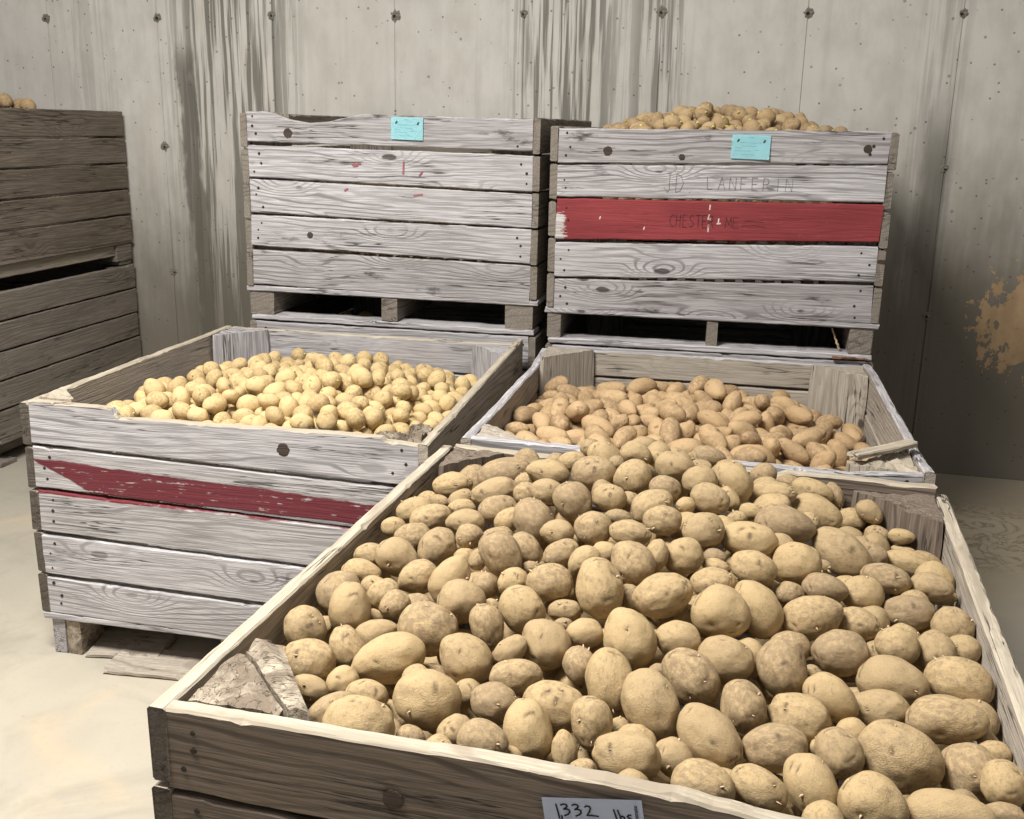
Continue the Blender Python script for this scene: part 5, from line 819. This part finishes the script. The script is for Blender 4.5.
'F': '9320,880,8246,403,403,403,723,-60,-575,378,4,0;9334,2125,8378,300,300,300,545,-783,248,168,9,0;7963,3220,8242,394,394,394,685,-26,127,717,3,0;6997,4339,7753,361,361,361,746,-341,-430,-376,7,0;8240,4355,7976,313,313,313,249,642,-639,343,8,0;9115,4130,8193,381,381,381,536,-446,-276,-661,9,0;9387,5646,7702,383,383,383,469,744,63,-471,4,0;10026,2507,8357,361,361,361,529,-134,-292,786,9,0;7425,3518,7994,315,315,315,830,159,93,-527,3,0;9845,3168,8338,307,307,307,300,-551,-38,-778,4,0;7798,3975,7964,296,296,296,352,171,-510,-766,8,0;10231,5664,7644,396,396,396,422,-49,722,546,9,0;9277,2696,8370,291,291,291,31,-68,184,980,9,0;6863,3773,7793,340,340,340,39,-374,-204,904,2,0;8554,3266,8321,324,324,324,374,-645,-635,203,3,0;10982,5247,7647,405,405,405,191,-45,-692,694,4,0;7639,4487,7912,354,354,354,843,-512,47,161,8,0;9992,5059,7851,394,394,394,153,-377,-885,-227,9,0;8749,4632,7979,350,350,350,689,-108,-429,-574,4,0;9031,1642,8351,350,350,350,653,745,56,-122,3,0;10036,3843,8182,374,374,374,4,-488,-734,473,4,0;8260,5081,7825,401,401,401,556,285,750,218,8,0;9223,5063,7785,299,299,299,836,-541,62,68,4,0',
'D': '1850,1700,7000,339,339,339,846,139,508,-76,9,0;2350,3300,7000,339,339,339,814,320,483,45,9,0;2900,2800,6950,339,339,339,157,148,-105,971,3,0;3400,3500,7000,339,339,339,461,839,-159,243,2,0;2150,4400,7000,339,339,339,523,-549,-297,581,6,0;3000,4500,7000,339,339,339,-289,-956,-52,-25,1,0;6200,3000,6900,339,339,339,255,501,92,-822,1,0;7000,3600,6900,339,339,339,-12,-55,508,860,0,0;7800,3000,6900,339,339,339,772,-249,300,-503,0,0;8600,3800,6900,339,339,339,-744,366,-92,-552,2,0;1300,3000,6900,339,339,339,189,759,-599,170,3,0;4000,4400,6900,339,339,339,-313,-733,602,49,3,0',
}
BED = '429,137,508,37;723,684,550,42;704,145,476,42;286,882,590,31;477,707,577,42;168,1141,549,30;754,881,574,42;484,169,469,37;888,549,502,38;711,1074,581,36;614,152,513,30;382,270,496,42;1081,573,500,31;638,410,520,42;805,627,546,30;470,883,644,31;162,357,501,38;792,1037,559,41;1085,649,499,32;1020,129,462,42;717,1153,569,42;905,477,504,36;131,533,484,42;162,242,464,42;804,948,552,42;925,841,535,40;269,210,495,41;749,213,471,40;887,350,512,32;242,737,556,39;1055,740,475,40;61,811,512,32;507,278,509,38;900,253,495,32;871,886,528,30;165,706,517,42;1006,270,449,42;346,365,497,42;187,481,511,39;473,629,562,38;186,930,550,42;784,291,470,42;780,772,572,35;381,1033,598,42;575,1136,601,37;836,389,498,34;446,972,610,42;352,757,568,42;422,1092,610,31;294,820,555,41;302,274,498,31;441,367,514,39;1042,915,466,42;928,171,468,42;672,884,626,42;231,287,473,40;356,851,591,38;211,803,561,34;296,529,535,42;134,861,537,42;483,550,539,42;501,1130,612,38;657,798,602,38;1025,353,488,37;723,480,496,42;500,402,499,31;932,71,487,42;824,825,548,39;645,322,513,41;962,913,480,39;253,1011,557,42;956,646,496,42;366,554,534,32;592,268,474,42;826,1119,532,42;954,1069,473,42;216,421,529,30;235,1172,554,37;312,654,544,42;348,115,499,42;693,260,507,37;635,619,573,40;706,62,527,33;550,773,620,41;507,79,518,34;853,170,487,36;123,788,537,32;1013,560,486,39;889,996,536,34;803,685,524,32;169,155,501,31;603,532,538,42;364,1152,593,42;394,668,559,42;636,78,481,42;431,469,515,42;624,1034,619,42;143,604,500,32;416,883,606,32;895,1086,521,31;553,708,578,34;955,749,514,42;797,500,501,35;227,616,525,42;128,427,472,42;143,987,569,33;413,523,565,31;285,426,529,39;734,396,524,30;61,555,496,32;276,69,476,40;796,106,470,42;458,769,624,30;70,630,478,41;1036,818,468,41;69,945,491,40;547,191,486,31;516,986,627,32;642,1155,595,34;342,968,588,34;159,1026,521,32;503,842,597,40;1057,1036,468,30;63,329,489,34;949,534,475,31;598,898,627,33;1013,449,469,42;707,593,543,42;920,1158,474,38;426,211,500,32;202,1063,567,31;1060,204,497,34;852,767,521,30;530,1053,606,39;737,976,565,31;894,414,482,32;506,479,516,33;351,457,518,34;670,982,598,31;267,355,492,37;1000,1013,454,33;1061,517,459,30;661,720,572,33;431,816,588,34;880,622,507,35;84,700,492,32;716,759,598,33;72,262,497,34;82,924,560,33;228,123,479,33;1086,313,486,32;946,342,490,33;216,397,471,32;60,1039,507,31;566,447,528,34;281,1121,573,34;579,351,522,32;776,580,509,35;866,306,463,38;724,330,471,30;867,702,536,35;1084,445,488,32;387,921,647,30;131,1110,506,35;992,205,490,34;539,612,578,33;65,471,486,36;769,378,478,30;1079,396,451,30;356,198,493,34;689,521,548,32;536,915,617,33;569,118,472,36;588,835,597,34;580,969,607,38;433,1148,575,30;446,60,504,31;68,752,532,30;850,64,505,34;127,311,464,32;1027,655,474,31;471,1066,643,31;962,983,508,37;1086,983,453,32;623,199,467,34;327,1076,566,31;97,1057,543,23;667,117,538,25;68,871,522,26;990,855,525,26;398,827,639,22;741,132,530,24;755,534,545,26;1084,867,486,25;402,322,533,21;167,636,542,24;214,678,565,27;640,944,630,25;244,472,541,23;587,664,582,22;189,276,524,24;434,570,576,23;223,877,551,22;204,551,528,26;119,643,532,24;848,474,480,26;590,77,530,23;386,426,551,22;624,1101,617,25;767,460,545,22;853,1055,541,24;295,139,469,23;572,908,676,22;212,189,469,25;846,462,527,22;1081,261,455,29;293,1028,617,25;785,266,529,22;248,936,584,29;871,587,567,21;97,381,516,28;687,599,608,21;887,784,570,23;414,750,598,24;597,947,662,23;543,517,572,23;226,1113,572,21;669,1095,614,21;344,795,627,21;767,1117,588,23;316,1165,549,24;104,996,519,28;552,869,651,23;1034,76,515,22;787,161,510,27;338,592,562,23;893,936,529,24;326,705,602,22;449,302,525,23;299,933,568,25;289,753,599,27;854,883,584,23;521,1123,673,24;1038,873,517,25;1081,143,485,25;520,400,549,23;783,427,519,24;942,293,464,24;826,238,472,26;468,1043,596,22;644,228,510,22;399,68,477,23;231,875,606,24;820,174,548,23;990,64,521,24;786,694,583,28;1012,633,528,24;1053,523,515,22;169,757,554,21;722,807,562,26;913,693,505,22;525,151,512,21;569,1088,653,22;599,723,609,23;65,398,464,28;962,135,509,23;968,393,488,23;281,1177,598,24;499,227,472,23;343,904,618,23;829,564,542,22;515,349,524,24;928,1036,521,22;842,1053,597,23;264,138,518,22;1048,481,520,21;217,97,536,21;532,1171,576,24;509,846,661,24;483,933,660,22;541,366,485,24;117,457,536,24;648,468,543,22;472,564,605,22;733,344,523,22;102,363,463,23;403,595,554,23;980,848,477,23;623,686,599,22;241,521,501,23;687,370,502,24;395,381,552,22;393,414,493,26;750,70,493,21;722,928,608,24;472,425,542,23;612,777,646,24;930,238,452,22;817,345,468,21;781,1178,565,25;444,269,487,21;885,1144,529,21;719,193,521,22;608,439,570,21;538,1176,642,22;444,1169,633,22;396,785,623,23;679,203,464,22;885,113,500,22;755,229,538,21;982,499,498,23;968,260,503,24;1013,708,506,21;1030,779,516,21;977,801,484,21;735,1021,631,23;946,582,506,23;922,134,527,22;795,338,519,23;373,975,636,24;695,846,574,23;803,1180,524,22;844,514,528,22;477,326,478,26;393,935,593,25;129,920,512,23;141,964,516,21;762,1118,540,22;253,673,532,21;1044,283,505,22;262,654,585,21;348,253,548,22;504,209,522,22;950,440,475,22;340,511,579,23;305,317,528,22;1077,616,457,23;306,817,619,22;538,637,511,38;923,601,436,41;985,168,414,29;825,380,421,38;724,1023,527,30;797,187,432,28;592,1017,541,43;814,1022,485,37;1061,274,402,30;478,679,512,28;335,88,424,39;241,996,488,30;161,761,455,41;305,400,448,31;386,355,437,31;394,158,419,45;292,687,486,28;619,384,432,45;886,103,446,27;989,364,424,38;374,1173,527,28;206,412,414,27;396,807,527,37;232,274,407,27;1079,339,409,38;194,1059,468,41;611,479,457,45;355,434,433,32;788,890,503,36;837,223,420,27;840,811,464,43;545,196,419,37;441,413,453,37;1085,946,405,29;1069,217,391,30;916,1005,438,41;129,835,451,40;486,252,418,38;546,1138,534,31;992,603,428,28;736,722,488,31;952,488,427,36;636,765,528,35;340,929,533,30;528,881,542,32;706,405,466,30;989,1097,398,37;755,142,425,29;281,532,452,40;64,450,423,31;89,502,437,27;409,622,497,37;1040,569,418,32;598,829,532,32;705,271,409,45;559,418,455,28;811,644,457,45;698,840,524,28;769,483,435,35;108,1027,453,42;123,587,424,39;979,675,429,35;224,565,471,28;81,232,438,33;311,246,438,36;887,346,410,31;909,775,466,29;397,711,503,28;233,123,418,29;483,1156,535,34;806,316,408,28;226,1112,512,35;389,292,411,38;548,315,420,42;641,872,552,32;312,1098,508,32;386,500,468,30;158,891,476,29;777,786,499,34;878,687,460,35;214,211,411,37;311,763,495,42;409,68,426,29;876,469,426,34;798,721,466,34;851,1170,459,34;385,979,529,38;420,1111,522,36;458,90,445,29;630,1107,537,43;724,1080,511,29;533,97,419,31;696,63,420,34;892,287,396,29;208,348,406,37;475,999,546,33;888,942,466,35;976,432,412,27;730,551,474,30;899,862,462,35;69,386,396,38;176,641,456,34;743,1166,481,45;507,464,456,28;468,353,430,30;1000,736,416,30;611,693,520,42;448,728,516,27;236,773,500,28;486,521,464,33;712,628,482,28;349,646,485,28;1005,1021,391,31;398,908,536,32;563,764,544,32;658,215,408,28;305,184,419,29;286,1157,485,36;623,586,487,36;453,931,555,27;270,629,463,34;202,943,477,34;72,891,447,30;587,68,420,31;864,158,404,45;992,941,416,33;265,859,503,31;619,933,554,33;536,561,476,32;181,489,439,33;217,880,477,28;799,564,448,32;116,286,408,30;794,261,406,28;131,224,399,30;982,850,420,34;1033,437,400,31;157,387,418,28;1064,712,411,31;817,1091,459,36;262,938,508,34;1074,845,401,41;663,1029,541,28;972,228,401,31;89,736,432,38;707,942,523,30;699,767,522,28;824,950,482,31;319,1006,519,34;1053,772,408,30;1032,512,402,28;1052,650,410,33;307,329,433,38;424,558,486,30;944,61,415,31;635,309,416,33;856,582,439,29;514,1064,538,32;728,368,417,35;664,127,422,27;682,676,490,29;932,1157,405,31;638,1175,508,32;339,570,482,29;929,405,430,30;480,788,543,38;1058,156,398,33;869,1056,441,29;275,460,459,33;616,157,414,30;149,964,457,27;464,862,543,30;974,296,392,28;423,231,422,28;538,703,512,27;759,947,494,29;477,139,411,28;910,1106,435,27;983,544,428,28;192,824,496,37;544,939,555,29;228,674,467,28;932,722,452,29;431,1044,545,29;926,121,405,27;368,1055,520,34;278,1049,496,29;1084,464,428,32;833,67,426,28;844,523,446,29;506,393,438,27;357,858,522,28;113,675,429,27;677,527,457,30;964,786,425,32;66,319,425,30;60,561,427,29;998,61,469,28;758,67,420,29;1041,908,395,29;477,604,484,35;907,533,423,28;1009,69,414,28;1085,531,401,28;1030,204,433,30;682,459,437,32;721,889,507,28;890,230,402,28'
HEAP_F = '498,85,720,30;509,195,730,30;591,244,754,31;644,200,771,30;811,207,830,35;475,300,728,37;592,310,756,36;672,316,780,32;930,342,835,39;498,407,720,33;598,444,742,33;475,500,713,38;606,523,737,40;678,525,749,40;787,608,745,39;518,656,708,38;570,625,712,37;721,644,727,39;794,680,735,40;926,673,736,40;438,104,721,40;537,128,733,35;475,154,724,35;614,154,759,32;694,215,795,36;736,159,797,30;406,272,718,41;412,336,713,38;724,286,804,38;408,429,707,36;565,483,766,30;735,492,764,34;413,504,706,36;536,460,726,37;611,589,723,32;726,579,744,38;903,610,745,32;447,564,714,40;652,714,709,37;658,634,717,31;826,726,713,33;989,678,728,34;372,118,707,37;711,98,784,35;420,180,711,30;561,188,754,39;660,146,801,39;782,115,805,35;286,282,701,38;614,372,761,39;451,448,747,38;555,394,736,34;641,477,779,39;334,496,702,39;509,493,764,32;528,524,720,32;766,547,782,40;412,619,698,35;668,580,727,30;577,702,706,39;738,712,715,38;848,618,742,32;522,255,735,35;638,266,773,35;652,92,759,29;866,216,838,35;828,263,829,31;366,232,702,30;536,335,740,34;619,335,809,39;465,364,718,34;512,410,774,36;645,420,759,31;868,560,770,40;348,399,709,41;459,663,696,29;512,578,707,32;693,691,753,34;388,558,695,29;561,566,733,36;617,663,738,34;761,781,708,39;863,678,726,35;593,98,750,35;855,131,820,31;466,238,719,32;552,275,781,34;755,220,817,38;698,338,825,31'

def potato_mat(name, a, b, c, speck=0.5, eyec=(0.06, 0.035, 0.018)):
    n = NT(name)
    rnd = n.oi.outputs['Random']
    off = n.comb(n.mul(rnd, 41.0), n.mul(rnd, 23.0), n.mul(rnd, 67.0))
    P = n.vadd(n.tc.outputs['Object'], off)
    big = n.noise(P, 1.3, 4.0, 0.6, 0.4); mid = n.noise(P, 5.0, 5.0, 0.65); fine = n.noise(P, 26.0, 4.0, 0.65)
    r2 = n.mth('FRACT', n.mul(rnd, 7.37)); r3 = n.mth('FRACT', n.mul(rnd, 13.71))
    c0 = n.mix(n.map(n.add(big, n.mul(n.sub(r2, 0.5), 0.6)), 0.28, 0.72), a, b)
    c0 = n.mix(n.map(n.add(mid, n.mul(n.sub(r3, 0.5), 0.3)), 0.44, 0.70, 0, 0.85), c0, c)
    c0 = n.mix(n.map(fine, 0.50, 0.75, 0, 0.55), c0, tuple(v * 0.45 for v in c))
    c0 = n.mix(n.map(fine, 0.22, 0.40, 0.25, 0.0), c0, tuple(min(1, v * 1.25) for v in a))
    v = n.voro(P, 9.0)
    sp = n.mul(n.map(v.outputs['Distance'], 0.05, 0.12, 1.0, 0.0), n.map(n.sep(v.outputs['Color'])[0], 0.60, 0.64))
    c0 = n.mix(n.mul(sp, speck), c0, tuple(q * 0.28 for q in c))
    # thin scuffs in the skin
    sc_ = n.noise(n.vmul(P, (2.0, 5.0, 3.0)), 1.0, 3.0, 0.55, 1.2)
    scm = n.mul(n.map(n.mth('ABSOLUTE', n.sub(sc_, 0.5)), 0.0, 0.012, 1.0, 0.0), n.map(mid, 0.5, 0.6))
    c0 = n.mix(n.mul(scm, 0.35), c0, tuple(q * 0.4 for q in c))
    at = n.t.nodes.new('ShaderNodeAttribute'); at.attribute_name = 'eye'
    c0 = n.mix(n.mul(at.outputs['Fac'], 0.85), c0, eyec)
    h = n.sub(n.add(n.mul(fine, 0.35), n.mul(mid, 0.5)), n.add(n.mul(sp, 0.3), n.mul(scm, 0.3)))
    return n.done(c0, n.map(mid, 0.3, 0.7, 0.50, 0.72), n.bump(h, 0.35, 0.05), 0.28)
M['pA'] = potato_mat('tan_potato_skin', PCOL['A'][0], PCOL['A'][1], PCOL['A'][2])
M['pB'] = potato_mat('yellow_potato_skin', PCOL['B'][0], PCOL['B'][1], PCOL['B'][2], 0.35)
M['pC'] = potato_mat('long_brown_potato_skin', PCOL['C'][0], PCOL['C'][1], PCOL['C'][2], 0.35)
M['pE'] = potato_mat('sprouting_potato_skin', PCOL['E'][0], PCOL['E'][1], PCOL['E'][2], 0.4)
M['sprout'] = flat_mat('pale_sprout', (0.52, 0.39, 0.24), 0.6, 0.3, 0.2, 300)
M['gsprout'] = flat_mat('green_yellow_sprout', (0.62, 0.58, 0.20), 0.6, 0.3, 0.2, 300)

def sprout_me(name, mat, seed):
    rd = random.Random(seed)
    bm = bmesh.new()
    for k in range(3):
        d = Vector((rd.uniform(-.7, .7), rd.uniform(-.7, .7), 1)).normalized()
        L = rd.uniform(0.5, 1.0); q_ = d.to_track_quat('Z', 'X')
        rings = []
        for i, (h, r) in enumerate(((-0.2, 0.36), (0.3, 0.32), (0.75, 0.22), (1.0, 0.08))):
            rings.append([bm.verts.new(q_ @ Vector((r * math.cos(a * 1.0472), r * math.sin(a * 1.0472), h * L)) + Vector((0.12 * h * h * rd.uniform(-1, 1), 0.1 * h, 0))) for a in range(6)])
        for a, b in zip(rings, rings[1:]):
            for i in range(6): bm.faces.new((a[i], a[(i + 1) % 6], b[(i + 1) % 6], b[i]))
        bm.faces.new(rings[0]); bm.faces.new(rings[-1])
    bmesh.ops.recalc_face_normals(bm, faces=bm.faces[:])
    me = bpy.data.meshes.new(name); bm.to_mesh(me); bm.free(); me.materials.append(mat)
    for p in me.polygons: p.use_smooth = True
    return me
SPR = [sprout_me('sprout', M['sprout'], i) for i in range(4)]
GSPR = [sprout_me('sprout', M['gsprout'], i + 10) for i in range(4)]

VAR = {}
def variant(kind, k, sub, mat):
    key = (kind, k, sub, mat.name)
    if key not in VAR:
        bm, eyes = potato_bm(kind, k + 1, sub)
        me = bpy.data.meshes.new(kind + '_potato'); bm.to_mesh(me); bm.free()
        for p in me.polygons: p.use_smooth = True
        me.materials.append(mat)
        VAR[key] = (me, eyes)
    return VAR[key]

ONES = ['', 'first', 'second', 'third', 'fourth', 'fifth', 'sixth', 'seventh', 'eighth', 'ninth', 'tenth', 'eleventh', 'twelfth', 'thirteenth', 'fourteenth',
        'fifteenth', 'sixteenth', 'seventeenth', 'eighteenth', 'nineteenth']
TENS = {2: ('twentieth', 'twenty'), 3: ('thirtieth', 'thirty'), 4: ('fortieth', 'forty'), 5: ('fiftieth', 'fifty'), 6: ('sixtieth', 'sixty')}
def ordn(k):
    if k < 20: return ONES[k]
    if k >= 70: return 'far'
    return TENS[k // 10][0] if k % 10 == 0 else TENS[k // 10][1] + '-' + ONES[k % 10]
POTS = {}
def fill(key, cr, kind, sub, mat, name, rowd, words, group, sprouts, smesh, slen, every):
    rd = random.Random(len(key) + ord(key[0]))
    rec = []
    for ln in DATA[key].split(';'):
        v = [int(t) for t in ln.split(',')]
        rec.append(v)
    # rows from the front board to the back board, counted by the tuber's centre
    rows = {}
    for i, v in enumerate(rec):
        rows.setdefault(int((v[1] / 10000.0) / rowd), []).append(i)
    place = {}
    for rr, k in enumerate(sorted(rows), 1):
        for c, i in enumerate(sorted(rows[k], key=lambda i: rec[i][0]), 1):
            place[i] = (rr, c)
    base = cr.matrix_basis.copy()
    eye_pt = Vector((0, 0, CAM_H))
    objs = []
    for i, v in enumerate(rec):
        me, eyes = variant(kind, v[10], (5 if (sub == 5 and v[11] % 10 < 2) else min(sub, 4)), mat)
        o = bpy.data.objects.new(name, me)
        q_ = Quaternion((v[6] / 1000.0, v[7] / 1000.0, v[8] / 1000.0, v[9] / 1000.0)).normalized()
        m = base @ Matrix.Translation((v[0] / 10000.0, v[1] / 10000.0, v[2] / 10000.0)) @ q_.to_matrix().to_4x4()
        o.rotation_mode = 'QUATERNION'
        o.location = m.to_translation(); o.rotation_quaternion = m.to_quaternion()
        s = Vector((v[3], v[4], v[5])) / 10000.0
        o.scale = s
        link(o)
        size, shape = words(s, v)
        r_, c_i = place[i]
        tag(o, LAB[key].format(size=size, shape=shape, r=ordn(r_), c=ordn(c_i)).strip(), 'potato', group)
        objs.append(o)
        rd = random.Random(i * 31 + ord(key[0]))
        if sprouts and v[11] < 10 and (rd.random() < every):
            w3 = m.to_3x3()
            n_ = 0
            for (ed, w, dep) in eyes:
                if w > 0.16: continue
                wd = (w3 @ Vector((ed.x / s.x, ed.y / s.y, ed.z / s.z))).normalized()
                tocam = (eye_pt - o.location).normalized()
                if wd.dot(tocam) + 0.5 * wd.z > 0.55 and n_ < sprouts:
                    n_ += 1
                    sp = bpy.data.objects.new('sprout', rd.choice(smesh)); link(sp, o)
                    ax = dict(big=(1, 1, 1), small=(1, .84, .78), long=(1, .56, .52))[kind]
                    p = Vector((ed.x * ax[0], ed.y * ax[1], ed.z * ax[2])) * (1 - dep - 0.02)
                    sp.location = p; sp.rotation_mode = 'QUATERNION'
                    sp.rotation_quaternion = Vector((ed.x / ax[0], ed.y / ax[1], ed.z / ax[2])).to_track_quat('Z', 'Y')
                    L = slen * rd.uniform(0.6, 1.3)
                    sp.scale = (L / s.x, L / s.y, L / s.z)
    POTS[key] = objs
def words_big(s, v):
    m = sorted(s); a = m[2]
    size = 'huge' if a > 0.047 else 'large' if a > 0.039 else 'medium' if a > 0.031 else 'small'
    shape = 'oblong' if m[2] / m[1] > 1.28 else 'oval' if m[2] / m[1] > 1.12 else 'round'
    if v[11] % 10 >= 2: shape = 'half-buried'
    return size, shape
def words_small(s, v):
    return ('larger' if s[0] > 0.036 else 'small'), ''
LAB = dict(A='{size} {shape} tan potato heaped in the front crate, {r} row back, {c} from left',
           B='{size} yellow potato in the red striped crate, {r} row back, {c} from left',
           C='long brown potato in the white edged crate, {r} row back, {c} from left',
           E='sprouting potato heaped above the red board crate, {r} row back, {c} from left',
           F='pale potato heaped on the dark left stack, {r} row back, {c} from left',
           D='potato in the dark gap under the sagging board crate, {r} row back, {c} from left')
fill('A', Ac, 'big', 5, M['pA'], 'tan_potato', 0.10, words_big, 'tan potatoes heaped in the front crate', 3, SPR, 0.0042, 0.6)
fill('B', Bc, 'small', 4, M['pB'], 'yellow_potato', 0.07, words_small, 'yellow potatoes in the red striped crate', 1, GSPR, 0.006, 0.4)
fill('C', Cc, 'long', 4, M['pC'], 'long_potato', 0.08, words_small, 'long brown potatoes in the white edged crate', 0, SPR, 0.005, 0)
fill('E', Ec, 'small', 4, M['pE'], 'sprouting_potato', 0.08, words_small, 'sprouting potatoes heaped on the red board crate', 2, GSPR, 0.009, 0.8)
fill('F', Fc, 'small', 4, M['pE'], 'pale_potato', 0.08, words_small, 'potatoes on top of the dark left stack', 0, SPR, 0.005, 0)
fill('D', Dlow, 'small', 3, M['pB'], 'stored_potato', 0.08, words_small, 'potatoes showing in the gap of the back left stack', 0, SPR, 0.005, 0)

# the mass of potatoes underneath, seen only through the gaps between those on top or between the boards
def heap(name, label, cr, spots, mat, sub=2):
    bm = bmesh.new()
    rd = random.Random(len(spots))
    for (x, y, z, r) in spots:
        t = bpy.data.meshes.new('t'); b2, _ = potato_bm('big', rd.randrange(30), sub); b2.to_mesh(t); b2.free()
        n0 = len(bm.verts)
        bm.from_mesh(t); bpy.data.meshes.remove(t)
        bm.verts.ensure_lookup_table()
        q_ = Quaternion((rd.gauss(0, 1), rd.gauss(0, 1), rd.gauss(0, 1), rd.gauss(0, 1))).normalized()
        for v in bm.verts[n0:]: v.co = (q_ @ Vector((v.co.x, v.co.y * .88, v.co.z * .86))) * r * 0.82 + Vector((x, y, z))
    o = mesh_obj(name, bm, mat, None, smooth=True)
    o.matrix_basis = cr.matrix_basis.copy()
    return tag(o, label, 'potatoes', None, 'stuff')
heap('buried_potatoes', 'shadowed tan potatoes deep under the heap in the front crate', Ac, [tuple(int(t) / 1000.0 for t in s_.split(',')) for s_ in BED.split(';')], M['pA'])
def layer(W, D, z0, z1, y1, seed):
    rd = random.Random(seed); out = []
    nz = int((z1 - z0) / 0.062)
    for k in range(nz):
        z = z0 + 0.031 + k * (z1 - z0) / nz
        top = k == nz - 1
        y = 0.066
        while y < (D - 0.066 if top else y1):
            x = 0.066 + (0.03 if k % 2 else 0)
            while x < W - 0.066:
                dc = min(x, W - x) + min(y, D - y)
                if dc > 0.26:
                    out.append((x + rd.uniform(-.003, .003), y + rd.uniform(-.003, .003), z + rd.uniform(-.002, .002), rd.uniform(.026, .0285)))
                x += 0.0655
            y += 0.0655
    return out
heap('stored_potatoes', 'potatoes showing dimly between the boards of the sagging board crate', Dc, layer(1.1059, 1.1874, 0.135, 0.59, 0.2, 3), M['pB'])
heap('stored_potatoes', 'potatoes showing dimly between the boards of the red board crate', Ec, layer(1.1113, 1.1883, 0.135, 0.50, 0.2, 4), M['pE'])
heap('buried_potatoes', 'shadowed potatoes deep under the few on the dark left stack', Fc, [tuple(int(t) / 1000.0 for t in s_.split(',')) for s_ in HEAP_F.split(';')], M['pE'])
# ------------------------------------------------------------------ light
w = bpy.data.worlds.new('storage_room_light'); sc.world = w
w.use_nodes = True
w.node_tree.nodes['Background'].inputs[0].default_value = (1.0, 0.98, 0.95, 1)
w.node_tree.nodes['Background'].inputs[1].default_value = WORLD
def lamp(name, loc_, size, size_y, power, colour=(1, 0.97, 0.92), rot=(0, 0, 0)):
    l = bpy.data.lights.new(name, 'AREA'); l.shape = 'RECTANGLE'; l.size = size; l.size_y = size_y
    l.energy = power; l.color = colour
    o = bpy.data.objects.new(name, l); o.location = loc_; o.rotation_euler = rot
    link(o); tag(o, None, None); return o
for a in LAMPS: lamp(*a)
